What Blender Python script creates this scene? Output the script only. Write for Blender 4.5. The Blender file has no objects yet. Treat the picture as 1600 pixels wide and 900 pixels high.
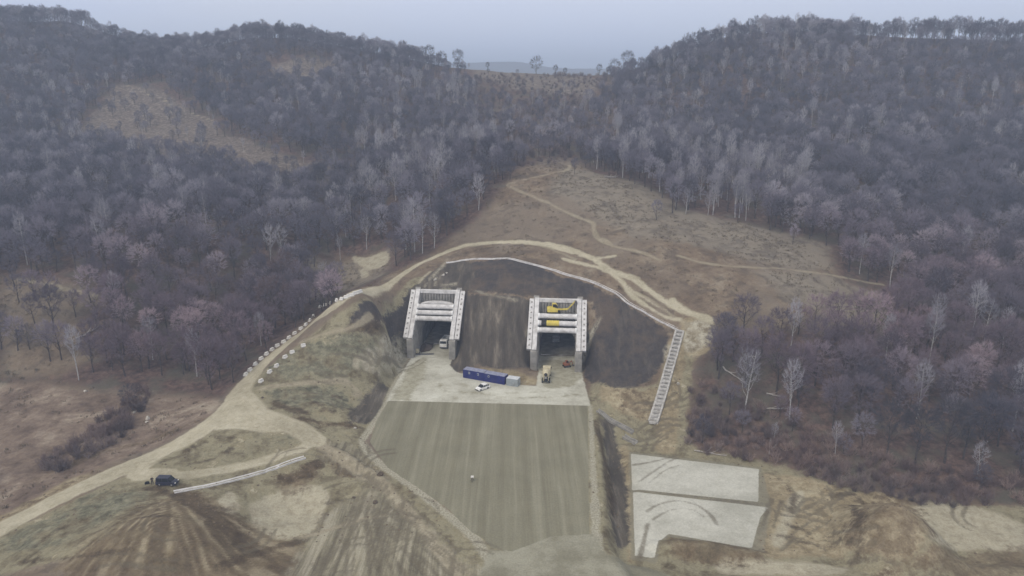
import bpy, bmesh, math, random
import numpy as np
from mathutils import Vector, Matrix, Euler
R = math.radians
random.seed(7); rng = np.random.default_rng(7)
S = bpy.context.scene
COL = S.collection

# ------------------------------------------------------------------ camera, sky, sun, exposure
CZ, PITCH, F = 80.0, R(15), 1100.0            # drone height over the roadbed, downward pitch, focal length in photo pixels
cam = bpy.data.objects.new('camera', bpy.data.cameras.new('camera')); COL.objects.link(cam)
cam.location = (0, 0, CZ); cam.rotation_euler = (math.pi/2 - PITCH, 0, 0)
cam.data.sensor_width = 36; cam.data.lens = 36*F/1600; cam.data.clip_end = 20000; cam.data.clip_start = 1
S.camera = cam
W = bpy.data.worlds.new("World"); S.world = W; W.use_nodes = True
wn, wl = W.node_tree.nodes, W.node_tree.links
wn.clear()
SUN_EL, SUN_AZ = R(48), R(215)                # azimuth clockwise from +Y: behind the camera, to the left
sky = wn.new('ShaderNodeTexSky'); sky.sky_type = 'NISHITA'; sky.sun_disc = False
sky.sun_elevation = SUN_EL; sky.sun_rotation = SUN_AZ; sky.dust_density = 3.0; sky.air_density = 1.0
bg1 = wn.new('ShaderNodeBackground'); bg1.inputs[1].default_value = 0.05
bg2 = wn.new('ShaderNodeBackground')          # the thin overcast layer
bg2.inputs[1].default_value = 1.42
tc_ = wn.new('ShaderNodeTexCoord'); sx_ = wn.new('ShaderNodeSeparateXYZ'); rp_ = wn.new('ShaderNodeValToRGB')
wl.new(tc_.outputs['Generated'], sx_.inputs[0]); wl.new(sx_.outputs[2], rp_.inputs[0])
rp_.color_ramp.elements[0].position = .02; rp_.color_ramp.elements[0].color = (.64, .70, .90, 1)
rp_.color_ramp.elements[1].position = .55; rp_.color_ramp.elements[1].color = (.60, .585, .565, 1)
cn_ = wn.new('ShaderNodeTexNoise'); cn_.inputs['Scale'].default_value = 2.2; cn_.inputs['Detail'].default_value = 4; cm_ = wn.new('ShaderNodeMapping'); cm_.inputs['Scale'].default_value = (1, 1, 3.5)
wl.new(tc_.outputs['Generated'], cm_.inputs[0]); wl.new(cm_.outputs[0], cn_.inputs['Vector']); cr_ = wn.new('ShaderNodeMapRange'); wl.new(cn_.outputs['Fac'], cr_.inputs[0])
for i_, v_ in enumerate((.38, .62, 0, .5)): cr_.inputs[1+i_].default_value = v_
cx_ = wn.new('ShaderNodeMix'); cx_.data_type = 'RGBA'; wl.new(cr_.outputs[0], cx_.inputs[0]); wl.new(rp_.outputs[0], cx_.inputs[6]); cx_.inputs[7].default_value = (.70, .715, .77, 1); wl.new(cx_.outputs[2], bg2.inputs[0])
mix = wn.new('ShaderNodeMixShader'); mix.inputs[0].default_value = 0.88
wo = wn.new('ShaderNodeOutputWorld')
wl.new(sky.outputs[0], bg1.inputs[0]); wl.new(bg1.outputs[0], mix.inputs[1]); wl.new(bg2.outputs[0], mix.inputs[2])
wl.new(mix.outputs[0], wo.inputs[0])
sun = bpy.data.objects.new('sun', bpy.data.lights.new('sun', 'SUN')); COL.objects.link(sun)
sun.data.energy = 1.5; sun.data.angle = R(14); sun.data.color = (1, 0.91, 0.78)
sd = Vector((math.sin(SUN_AZ)*math.cos(SUN_EL), math.cos(SUN_AZ)*math.cos(SUN_EL), math.sin(SUN_EL)))
sun.rotation_euler = sd.to_track_quat('Z', 'Y').to_euler(); sun.location = sd*300
vs_ = S.view_settings; vs_.view_transform = 'Standard'; vs_.look = 'None'; vs_.exposure = 0.12; vs_.gamma = 1.0
S.cycles.max_bounces = 5; S.cycles.diffuse_bounces = 2; S.cycles.volume_bounces = 0; S.cycles.transparent_max_bounces = 4
S.cycles.use_adaptive_sampling = True

# ------------------------------------------------------------------ helpers
def ray(px, py):
    u, v = (px-800)/F, (py-450)/F
    c, s = math.cos(PITCH), math.sin(PITCH)
    return np.array([u, c - v*s, -s - v*c])
def at_Y(px, py, Y):
    d = ray(px, py); t = Y/d[1]; return np.array([d[0]*t, Y, CZ + d[2]*t])
def at_Z(px, py, Z):
    d = ray(px, py); t = (Z-CZ)/d[2]; return np.array([d[0]*t, d[1]*t, Z])
def to_px(P):
    P = np.asarray(P, float); c, s = math.cos(PITCH), math.sin(PITCH)
    y, z = P[..., 1], P[..., 2]-CZ
    dep = y*c - z*s
    return np.stack([800 + F*P[..., 0]/dep, 450 + F*(-y*s - z*c)/dep], -1), dep
def sstep(a, b, x):
    t = np.clip((x-a)/(b-a), 0, 1); return t*t*(3-2*t)
def vnoise(x, y, seed=0):
    xi, yi = np.floor(x).astype(np.int64), np.floor(y).astype(np.int64)
    fx, fy = x-xi, y-yi; fx = fx*fx*(3-2*fx); fy = fy*fy*(3-2*fy)
    def h(a, b):
        n = (a*374761393 + b*668265263 + seed*974634777) & 0xffffffff
        n = ((n ^ (n >> 13))*1274126177) & 0xffffffff
        return ((n ^ (n >> 16)) & 0xffff)/65535.0
    return (h(xi, yi)*(1-fx)+h(xi+1, yi)*fx)*(1-fy) + (h(xi, yi+1)*(1-fx)+h(xi+1, yi+1)*fx)*fy
def fbm(x, y, sc, oct=4, seed=0):
    r = np.zeros_like(x); a = 1; n = 0
    for k in range(oct):
        r += a*(vnoise(x/sc*2**k, y/sc*2**k, seed+k)-.5)*2; n += a; a *= .5
    return r/n
FAR = 30.0
def sd_line(X, Y, pts, hw):
    """signed distance (m) to an open polyline of half width hw (number or one per point)"""
    pts = np.asarray(pts, float)[:, :2]; hw = np.broadcast_to(np.asarray(hw, float), (len(pts),))
    out = np.full(X.shape, FAR); m = FAR
    sel = (X > pts[:, 0].min()-m) & (X < pts[:, 0].max()+m) & (Y > pts[:, 1].min()-m) & (Y < pts[:, 1].max()+m)
    x, y = X[sel], Y[sel]; d = np.full(x.shape, FAR)
    for i in range(len(pts)-1):
        a, b = pts[i], pts[i+1]; ab = b-a; L = (ab**2).sum()+1e-9
        t = np.clip(((x-a[0])*ab[0]+(y-a[1])*ab[1])/L, 0, 1)
        d = np.minimum(d, np.hypot(x-a[0]-t*ab[0], y-a[1]-t*ab[1]) - (hw[i]+(hw[i+1]-hw[i])*t))
    out[sel] = d; return out
def sd_poly(X, Y, pts):
    pts = np.asarray(pts, float)[:, :2]
    out = np.full(X.shape, FAR); m = FAR
    sel = (X > pts[:, 0].min()-m) & (X < pts[:, 0].max()+m) & (Y > pts[:, 1].min()-m) & (Y < pts[:, 1].max()+m)
    x, y = X[sel], Y[sel]; d = np.full(x.shape, 1e9); ins = np.zeros(x.shape, bool)
    n = len(pts)
    for i in range(n):
        a, b = pts[i], pts[(i+1) % n]; ab = b-a; L = (ab**2).sum()+1e-9
        t = np.clip(((x-a[0])*ab[0]+(y-a[1])*ab[1])/L, 0, 1)
        d = np.minimum(d, np.hypot(x-a[0]-t*ab[0], y-a[1]-t*ab[1]))
        c = ((a[1] > y) != (b[1] > y)) & (x < (b[0]-a[0])*(y-a[1])/(b[1]-a[1]+1e-12)+a[0]); ins ^= c
    out[sel] = np.where(ins, -d, d); return np.clip(out, -FAR, FAR)
def smooth_line(P, n=6):
    P = np.asarray(P, float); out = []
    for i in range(len(P)-1):
        p0, p1, p2, p3 = P[max(i-1, 0)], P[i], P[i+1], P[min(i+2, len(P)-1)]
        for k in range(n):
            t = k/n
            out.append(.5*((2*p1)+(-p0+p2)*t+(2*p0-5*p1+4*p2-p3)*t*t+(-p0+3*p1-3*p2+p3)*t**3))
    out.append(P[-1]); return np.array(out)
def tag(o, label=None, cat=None, group=None, kind=None):
    if label: o['label'] = label
    if cat: o['category'] = cat
    if group: o['group'] = group
    if kind: o['kind'] = kind
    return o
def empty(name, loc, rz=0.0):
    o = bpy.data.objects.new(name, None); COL.objects.link(o)
    o.location = loc; o.rotation_euler = (0, 0, rz); o.empty_display_size = .3; return o

# ------------------------------------------------------------------ portals (placed first: the ground is cut to them)
AX = np.array([.0947, .9955]); RT = np.array([.9955, -.0947])      # road axis and its right hand
YAW = -math.atan2(.0947, .9955)
PORT = [np.array([-25.7, 212.0]), np.array([13.4, 201.2])]
RUN, Z0P, Z1P, IN, OUT = 13.0, 6.8, 18.5, 6.05, 9.0                # run of the sloping beams, their low and high ends, inner and outer half width
def pl(i, lat, d): return PORT[i] + RT*lat + AX*d

# ------------------------------------------------------------------ ground: control points (photo pixel + distance), thin plate spline
cp = []
for px, py in [(607,626),(918,634),(921,835),(775,850),(650,760),(578,690),(760,700),(850,760),(640,572),(705,572),(845,580),(905,580),(680,605),(870,615),
               (760,600),(800,905),(900,905),(720,585),(605,730),(700,795),(915,600),(622,600),(820,608)]:
    cp.append(at_Z(px, py, 0))
for px, py, z in [(985,708,-4),(1188,732,-4),(1200,795,-4),(1175,855,-4),(1040,855,-4),(1090,770,-4),(955,770,-4.3),(950,720,-4),(945,655,-1.5),(1300,880,-4),(1450,880,-4.5),
                  (1590,890,-5),(1520,800,-4),(1590,800,-3.5),(1320,770,-3),(1230,745,-3.6),(1300,830,-4),(1400,790,-4),(960,900,-1.5),(1060,900,-3.5),(1130,705,-2.5)]:
    cp.append(at_Z(px, py, z))
for px, py, z in [(260,745,2.4),(385,620,5),(470,520,11),(560,455,17),(650,415,22),(770,378,28),(200,735,1.8),(100,785,.8),(0,835,0),(310,675,3.4),(350,640,4.2),(430,565,8),(520,480,14.4),
                  (900,395,28),(960,425,25),(1060,490,17),(1065,517,14),(1020,660,-2),(1045,590,5.5),(800,405,26),(720,410,23.5),(930,440,22.5),(1110,505,16),(1100,560,9),(1200,480,20),(1350,510,15),
                  (1290,400,27),(1180,390,29.5),(1000,390,30.5),(930,350,35),(870,325,39),(795,292,44),(840,300,43),(580,405,18.5),(540,430,13),(632,385,23.5),(470,480,8.5),(350,612,2.2),
                  (60,640,0),(250,610,1),(0,780,-1.2),(0,605,.5),(100,560,5),(100,455,19),(300,470,13),(150,700,-.3),(250,690,.8),(100,860,3.2),(0,890,1),(300,820,2.6),(200,770,2.6),(450,800,-2),(380,745,1.2),
                  (330,880,1.2),(470,880,-2),(600,850,-.6),(550,790,-1.4),(470,715,1.3),(440,660,3.6),(490,690,2),(400,690,2.6),(530,640,2.2),(570,560,8.5),(500,560,9.5),(600,500,14.5),(600,465,18.6),(560,640,.4),(575,600,3),(430,610,5.5),(470,600,5.5),(530,590,5.5),
                  (1000,620,2),(940,590,3),(1040,520,13),(980,590,4),(1000,490,17),(760,440,21),(870,440,21.5),(770,520,10.5),(780,570,2)]:
    cp.append(at_Z(px, py, z))
for px, py, Y in [(880,258,340),(880,200,430),(850,115,650),(100,350,290),(250,220,430),(300,170,500),(470,100,570),(200,140,520),(0,30,640),(60,33,640),(110,38,640),(165,64,640),(250,76,640),(325,76,640),(380,60,640),(450,60,640),(560,78,640),(610,88,640),(700,106,640),(800,114,650),
                  (900,121,650),(950,116,630),(1000,112,600),(1050,94,580),(1100,76,560),(1140,68,550),(1200,66,540),(1400,68,540),(1590,70,530),(1400,300,320),(1500,600,178),(1500,450,230),(1400,200,420),(1100,250,380),(1100,180,470),
                  (1150,330,280),(450,300,350),(450,200,450),(600,250,400),(600,170,500),(600,330,310),(400,380,270),(450,450,255),(700,300,305),(720,340,283),(1300,200,420),(1200,300,320),(0,250,400),(0,150,500),(200,300,340),
                  (1590,200,420),(1590,350,285),(1590,600,178),(1400,480,215),(1250,640,166)]:
    cp.append(at_Y(px, py, Y))
for i in (0, 1):
    for lat in (-10.6, 10.6):
        for d, z in ((-5, .6), (0, 4.6), (4, 8.6), (8, 12.3), (RUN, 17.4), (RUN+3, 19)):
            p = pl(i, lat, d); cp.append((p[0], p[1], z if not (i == 1 and lat > 0 and d < 0) else .2))
    p = pl(i, 0, RUN+2); cp.append((p[0], p[1], 18.9))
    p = pl(i, 0, RUN+9); cp.append((p[0], p[1], 21.2))
# beyond the picture and behind the ridges
for x, y, z in [(-330,180,6),(-330,260,30),(-400,400,75),(-520,640,140),(-300,120,-2),(-300,40,-8),(0,40,-3),(300,40,-8),(330,120,-3),(330,200,20),(380,330,55),(480,420,85),(520,530,112),
                (-600,850,90),(-200,850,80),(0,820,72),(200,850,70),(500,800,75),(-800,300,60),(-800,640,130),(800,300,50),(800,600,105),(0,1100,20),(-800,1100,40),(800,1100,40),(-700,40,-5),(700,40,-5),
                (-150,40,-4),(150,40,-5)]:
    cp.append((x, y, z))
cp = np.array(cp)
def tps_fit(P, lam):
    n = len(P); xy = P[:, :2]/100
    d = np.hypot(xy[:, None, 0]-xy[None, :, 0], xy[:, None, 1]-xy[None, :, 1])
    K = np.where(d > 0, d*d*np.log(d+1e-12), 0) + lam*np.eye(n)
    Q = np.c_[np.ones(n), xy]
    A = np.block([[K, Q], [Q.T, np.zeros((3, 3))]])
    return np.linalg.solve(A, np.r_[P[:, 2], 0, 0, 0]), xy
wts, cxy = tps_fit(cp, 2e-4)
def tps(X, Y):
    x, y = X/100, Y/100
    r = wts[-3] + wts[-2]*x + wts[-1]*y
    for k in range(len(cxy)):
        d2 = (x-cxy[k, 0])**2+(y-cxy[k, 1])**2
        r += wts[k]*.5*d2*np.log(d2+1e-12)
    return r
def axis_ticks(lo, hi, f0, f1, step, grow, mx):
    t = list(np.arange(f0, f1+1e-6, step)); s = step; v = f1
    while v < hi: s = min(s*grow, mx if v < 900 else 200); v += s; t.append(v)
    s = step; v = f0; a = []
    while v > lo: s = min(s*grow, mx if v > -900 else 200); v -= s; a.append(v)
    return np.array(a[::-1]+t)
gx = axis_ticks(-2000, 2000, -118, 128, .5, 1.05, 5)
gy = axis_ticks(30, 4600, 102, 262, .5, 1.035, 4)
GX, GY = np.meshgrid(gx, gy)
GZ = tps(np.clip(GX, -900, 900), np.clip(GY, 30, 1150))
# the far valley and the blue hills behind the saddle
far = sstep(820, 1250, GY)
GZ = GZ*(1-far) + far*(20 + sstep(1800, 4200, GY)*(232 + 60*fbm(GX, GY, 900, 3, 5)))
GZ = np.where(np.abs(GX) > 700, GZ*(1-sstep(700, 1600, np.abs(GX))*.6), GZ)

PAD = [at_Z(*p, 0) for p in [(607,626),(918,634),(921,835),(862,838),(800,862),(768,856),(756,842),(735,830),(700,795),(650,760),(605,730),(578,690),(588,658)]]
APR = [at_Z(*p, 0) for p in [(604,627),(622,592),(641,560)]] + [np.r_[pl(0, -IN-.3, .5), 0], np.r_[pl(0, IN+.3, .5), 0]] + \
      [at_Z(*p, 0) for p in [(703,570),(712,581),(735,587),(790,600),(838,603),(843,575)]] + [np.r_[pl(1, -IN-.3, .5), 0], np.r_[pl(1, IN+.3, .5), 0]] + \
      [at_Z(*p, 0) for p in [(906,574),(914,603),(922,634)]]
BOT = [at_Z(*p, 0) for p in [(764,858),(850,836),(925,832),(944,870),(990,930),(775,930)]]
SHLD_R = [at_Z(*p, 0) for p in [(919,632),(926,632),(941,840),(946,872),(900,878),(868,842),(922,836)]]
PLAT = [at_Z(*p, -4) for p in [(968,704),(1190,728),(1215,760),(1200,860),(1040,842),(1025,880),(985,875),(978,780)]]
sPAD, sAPR, sPLAT, sSHR = sd_poly(GX, GY, PAD), sd_poly(GX, GY, APR), sd_poly(GX, GY, PLAT), sd_poly(GX, GY, SHLD_R)
flat0 = np.minimum(np.minimum(sPAD, sAPR), np.minimum(sSHR, sd_poly(GX, GY, BOT)))
GZ = GZ*sstep(.6, 4.5, flat0)
w = sstep(1, 5, sPLAT); GZ = GZ*w - 4*(1-w)
# relief: hollows and hummocks on the hills, ruts and heaps on the site
dx = np.abs(GX-5); rough = sstep(2, 8, np.minimum(flat0, sPLAT))
hill = sstep(205, 260, GY + .25*np.maximum(dx-70, 0)) * (1-far)
GZ += rough*(hill*(2.2*fbm(GX, GY, 46, 4, 11) + .5*fbm(GX, GY, 8, 3, 21)) + (1-hill)*(.55*fbm(GX, GY, 13, 4, 31) + .22*fbm(GX, GY, 3.2, 3, 41)))
def heap(px, py, z, rx, ry, h, rot=0, p=1.0, amp=.22):
    global GZ
    c = at_Z(px, py, z); x, y = GX-c[0], GY-c[1]
    a, b = (x*math.cos(rot)+y*math.sin(rot))/rx, (-x*math.sin(rot)+y*math.cos(rot))/ry
    r = np.hypot(a, b)*(1+amp*fbm(GX, GY, 6, 3, int(px))) 
    GZ += h*np.clip(1-r**p, 0, 1)*(r < 1)
heap(1396, 852, -4, 12.5, 13, 9.6, 0, 1.15, .14)
heap(1355, 868, -4, 7, 6, 2.2, 0, 1.2)
heap(1100, 862, -4, 12, 3.0, 1.9, -.15, 1.5)
heap(1500, 905, -4.5, 26, 5, 2.2, .05, 1.5)
heap(230, 860, 1.5, 17, 13, 1.8, .3, 1.4)
heap(545, 715, 1, 9, 2.0, 1.3, -.7, 1.5)
heap(590, 745, 0, 7, 1.4, .8, -.75, 1.5)
heap(800, 588, 0, 13.5, 3.2, 2.4, -.16, 1.6)
heap(520, 650, 1.5, 9, 4, 1.6, -.3, 1.5)
# hollows
heap(960, 720, -3.5, 3.5, 15, -1.2, .12, 1.6)
heap(445, 795, -2, 9, 7, -.8, 0, 2.5)
# the two open cuts in front of the tunnels
TR = []
for i in (0, 1):
    q = [pl(i, -IN-1.2, -.5), pl(i, -IN-1.2, RUN+.9), pl(i, IN+1.2, RUN+.9), pl(i, IN+1.2, -.5)]
    TR.append(sd_poly(GX, GY, q))
TR = np.minimum(TR[0], TR[1])
GZ = np.where(TR < 0, -.004, GZ)

def ground(x, y):
    i = np.clip(np.searchsorted(gx, x)-1, 0, len(gx)-2); j = np.clip(np.searchsorted(gy, y)-1, 0, len(gy)-2)
    fx, fy = (x-gx[i])/(gx[i+1]-gx[i]), (y-gy[j])/(gy[j+1]-gy[j])
    return (GZ[j, i]*(1-fx)+GZ[j, i+1]*fx)*(1-fy) + (GZ[j+1, i]*(1-fx)+GZ[j+1, i+1]*fx)*fy
TS = np.concatenate([np.arange(95, 420, .25), np.arange(420, 1100, 1.0)])
def at(px, py):
    d = ray(px, py); P = d[None, :]*TS[:, None]; P[:, 2] += CZ
    below = P[:, 2] < ground(P[:, 0], P[:, 1])
    k = int(np.argmax(below)) if below.any() else len(TS)-1
    p = P[k]; return np.array([p[0], p[1], float(ground(p[0], p[1]))])
def at_many(L): return np.array([at(a, b) for a, b in L])

# ------------------------------------------------------------------ surfaces of the ground as distance fields
A = {}
def line(name, pix, hw, n=5):
    s = sd_line(GX, GY, smooth_line(at_many(pix), n), hw); A[name] = np.minimum(A[name], s) if name in A else s
def poly(name, pix, grow=0):
    s = sd_poly(GX, GY, smooth_line(at_many(list(pix)+[pix[0]]), 4)) - grow; A[name] = np.minimum(A[name], s) if name in A else s
A['pad'] = sPAD; A['apron'] = np.minimum(sAPR, TR+1)
# main access road
road_px = [(-60,862),(0,826),(60,796),(120,765),(190,735),(250,708),(310,675),(352,642),(375,610),(400,580),(430,552),(470,520),(500,494),(522,479),(570,456),(630,428),(690,397),(730,383),(775,379),(850,382),(895,394)]
hwid = np.interp(np.linspace(0, 1, 21), [0,.15,.3,.38,.5,.65,.8,1], [3.4,3.4,3.6,3.4,2.7,2.2,1.3,1.4])
rp = at_many(road_px); s = np.concatenate([[0], np.cumsum(np.hypot(*(rp[1:, :2]-rp[:-1, :2]).T))])
sm = smooth_line(np.c_[rp, hwid], 5); A['road'] = sd_line(GX, GY, sm[:, :3], sm[:, 3]); ROADLINE = sm
line('road', [(854,380),(886,388),(925,404),(954,423),(989,436),(1021,459),(1050,478),(1105,497)], 1.15)
line('road', [(880,404),(938,419),(968,438),(992,466),(1028,489),(1063,500)], .8)
line('road', [(925,404),(958,428),(1000,462),(1045,488)], .45)
line('road', [(1050,470),(1075,488),(1110,500)], 1.2)
line('wet', [(1003,458),(1030,476),(1056,492)], .5)
line('wet', [(900,398),(930,410),(950,420)], .4)
line('road', [(905,400),(930,404),(960,400)], .7)
line('road', [(365,640),(420,652),(470,672),(492,688)], 2.8)
poly('road', [(340,645),(385,612),(420,640),(460,668),(420,676),(370,672),(330,672)])
line('road', [(490,686),(470,702),(420,718),(360,733),(300,742),(215,746)], 1.6)
line('road', [(240,712),(215,740),(260,742)], 2.4)
line('road', [(384,612),(390,640),(440,662)], 1.3)
# shoulder of the roadbed, pale
line('shoulder', [(612,612),(600,640),(572,680),(566,692),(590,722),(640,757),(690,797),(735,835),(760,870),(772,915)], 1.0)
A['shoulder'] = np.minimum(A['shoulder'], sSHR+.2)
poly('gravel', [(764,860),(800,858),(860,836),(925,834),(950,868),(1010,888),(1060,930),(770,930)])
line('shoulder', [(628,575),(606,625)], .8)
# narrow dirt tracks
line('track', [(1032,407),(1000,394),(965,387),(938,376),(928,360),(925,348),(895,336),(868,323),(835,308),(800,293),(793,288),(820,281),(850,274),(885,266),(889,258),(872,254)], .75)
line('track', [(940,374),(950,378),(958,385)], .8)
line('track', [(408,608),(440,602),(490,598),(540,597)], .9)
line('track', [(540,597),(560,612),(556,618)], .6)
line('track', [(492,690),(540,720),(600,762),(650,815),(700,880),(720,910)], 1.3)
line('track', [(500,690),(560,722),(600,745)], .8)
line('track', [(610,770),(660,820),(710,870),(740,905)], .5)
line('track', [(470,840),(560,812),(600,806)], .6)
line('track', [(700,392),(770,381),(850,386),(900,405)], .5)
line('track', [(470,535),(540,515),(580,495)], .8)
line('track', [(980,455),(1040,486),(1090,520)], .7)
line('track', [(1060,400),(1130,415),(1260,425),(1380,445)], .5)
line('track', [(190,132),(250,155),(300,178),(340,190)], 1.2)
line('track', [(120,215),(180,222),(250,235),(330,245)], 1.0)
line('track', [(440,270),(480,262),(560,255)], .9)
line('track', [(1410,430),(1440,440)], .5)
line('track', [(30,436),(90,450),(150,462)], 1.0)
# black netting on the slopes
poly('dark', [(700,414),(760,408),(830,414),(900,438),(950,458),(985,484),(925,486),(918,474),(828,464),(728,458),(690,446)])
poly('dark', [(930,500),(985,492),(1020,510),(1044,524),(1036,556),(1018,588),(985,606),(945,602),(917,592),(914,560)])
poly('dark', [(932,460),(985,482),(1036,512),(1042,530),(1000,530),(935,512)], .3)
poly('dark', [(578,470),(640,456),(634,522),(618,530),(590,516),(545,520),(540,512)])
poly('net', [(726,462),(829,474),(829,560),(834,575),(800,574),(745,566),(708,578),(712,530)], .5)
poly('net', [(660,440),(700,412),(735,410),(730,462),(640,456)])
line('net', [(950,655),(955,700),(965,760),(970,850)], 1.8)
poly('net', [(600,597),(606,612),(585,655),(545,662),(560,630)])
# slabs, sand, pale flats
A['slab'] = np.minimum(sd_poly(GX, GY, [at_Z(*p, -4) for p in [(986,709),(1186,733),(1184,784),(988,764)]]),
                       sd_poly(GX, GY, [at_Z(*p, -4) for p in [(989,768),(1200,793),(1188,808),(1174,856),(1044,834),(1030,848),(1022,872),(992,868)]]))
A['slabrim'] = sd_poly(GX, GY, [at_Z(*p, -4) for p in [(984,706),(1190,730),(1204,795),(1192,862),(1172,859),(1046,838),(1034,850),(1026,880),(985,874)]])
poly('sand', [(1190,738),(1260,746),(1330,768),(1400,775),(1450,820),(1450,850),(1400,880),(1300,872),(1190,866),(1204,800)])
poly('sand', [(962,702),(984,706),(990,860),(975,850)])
poly('sand', [(640,584),(715,584),(735,580),(800,580),(838,592),(838,602),(790,600),(735,588)])
poly('sand', [(940,602),(1000,612),(1030,610),(1018,655),(985,652),(940,628)])
line('sand', [(1056,540),(1046,620),(1040,700)], 2.6)
line('sand', [(1050,640),(1044,695)], 1.2)
poly('sand', [(1060,500),(1110,495),(1115,540),(1075,560)])
line('spoil', [(907,566),(920,535),(932,508),(938,498)], .9)
line('spoil', [(838,560),(832,535),(826,520)], .5)
poly('spoil', [(1072,505),(1108,500),(1112,530),(1080,552),(1066,530)])
line('spoil', [(604,548),(622,560),(634,548)], 1.6)
line('spoil', [(575,548),(572,575)], .35)
line('spoil', [(590,548),(582,580)], .3)
line('spoil', [(603,555),(590,585)], .5)
line('spoil', [(735,452),(770,462),(805,470)], .4)
line('spoil', [(664,448),(684,424),(700,404)], .5)
line('spoil', [(690,446),(712,444)], .6)
line('spoil', [(680,446),(682,434)], .5)
line('spoil', [(1046,545),(1048,560)], 1.2)
poly('streaky', [(455,905),(480,850),(530,790),(590,755),(640,790),(700,850),(765,905)])
poly('streaky', [(545,690),(600,745),(590,760),(500,700)])
line('sand', [(0,815),(60,785),(120,750)], 2.5)
poly('pale', [(1420,790),(1500,788),(1600,822),(1640,860),(1500,862),(1440,868),(1450,832)])
poly('pale', [(395,790),(430,768),(490,758),(520,775),(500,815),(480,838),(420,842),(395,820)])
poly('pale', [(335,785),(360,770),(372,790),(355,805)])
poly('pale', [(1130,872),(1240,878),(1320,888),(1300,898),(1130,895)])
poly('pale', [(552,402),(572,404),(602,396),(604,410),(586,420),(572,418)], .6)
poly('pale', [(560,422),(570,420),(576,430),(568,434)])
line('pale', [(600,560),(622,570),(636,560)], 1.2)
for q in ([(654,445),(672,425)], [(676,443),(680,436)], [(690,442),(700,422)], [(684,432),(690,428)], [(694,446),(712,445)], [(556,572),(560,560)], [(575,575),(582,557)], [(600,572),(612,580)], [(565,560),(572,570)]):
    line('pale', q, .45, 2)
line('pale', [(1250,770),(1225,820),(1215,850)], 1.2)
# ruts and tyre marks
line('rut', [(1010,800),(1030,788),(1060,783),(1090,790),(1110,805),(1120,820)], .35)
line('rut', [(1020,812),(1050,797),(1080,797),(1100,808)], .25)
line('rut', [(1000,752),(1025,735),(1045,722),(1060,715)], .35)
line('rut', [(1015,755),(1040,735),(1060,728)], .25)
line('rut', [(990,727),(1020,722),(1060,712)], .3)
line('rut', [(1240,800),(1260,780),(1290,782),(1300,800)], .35)
line('rut', [(1220,860),(1250,840),(1290,860)], .35)
line('rut', [(1230,750),(1250,775),(1300,790)], .3)
line('rut', [(1260,765),(1282,772),(1298,790)], .3)
line('rut', [(1000,870),(1006,845),(1012,820)], .6)
rr_ = random.Random(5)
for k in range(46):
    a = rr_.choice([(640,850),(560,800),(430,690),(480,850),(250,850),(120,860),(330,800),(1250,800),(1300,850),(1230,770),(1270,790),(1010,660),(990,630),(500,620),(560,590),(700,870),(1500,830),(520,740),(620,800)])
    x0, y0 = a[0]+rr_.uniform(-60, 60), a[1]+rr_.uniform(-30, 30); an = rr_.uniform(0, 6.28); cv = rr_.uniform(-.5, .5); P_ = []
    for j in range(6):
        P_.append((x0, y0)); x0 += 16*math.cos(an); y0 += 8*math.sin(an); an += cv
    b_ = at_many(P_); b_ = b_[:, :2]; dn = np.gradient(b_, axis=0); dn = np.stack([-dn[:, 1], dn[:, 0]], 1)/np.maximum(np.hypot(*dn.T), .01)[:, None]
    for o_ in (-1.0, 1.0):
        A['rut'] = np.minimum(A['rut'], sd_line(GX, GY, smooth_line(b_+dn*o_, 3), rr_.uniform(.2, .42)))
for k in range(16):                                                  # wheel lines running down beside the roadbed
    f = k/15; x0 = 480+f*230
    line('rut', [(575+f*35+rr_.uniform(-8, 8), 740+f*30), (545+f*70+rr_.uniform(-8, 8), 800), (x0+rr_.uniform(-10, 10)+f*40, 905)], rr_.uniform(.2, .5))
# brown wet soil
poly('brown', [(190,820),(250,790),(330,790),(400,830),(470,850),(470,905),(100,905)])
poly('brown', [(270,768),(330,775),(352,815),(300,815),(240,790)])
line('brown', [(495,690),(520,712),(548,742)], 1.6)
line('brown', [(510,690),(560,715),(600,745)], .9)
poly('brown', [(350,860),(468,845),(470,880),(400,895)])
poly('brown', [(430,745),(470,730),(500,725),(480,760),(440,775)])
poly('brown', [(1330,820),(1370,780),(1430,790),(1458,840),(1430,872),(1370,880),(1320,862)])
poly('brown', [(1030,838),(1170,858),(1180,874),(1060,872)])
poly('brown', [(1400,882),(1500,868),(1640,862),(1640,905),(1380,905)])
line('brown', [(455,655),(500,662),(555,668)], .8)
line('brown', [(0,812),(50,790),(120,752)], 1.4)
line('brown', [(60,750),(150,710),(330,650)], .35)
poly('brown', [(965,610),(1010,620),(1000,650),(970,645)])
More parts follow.
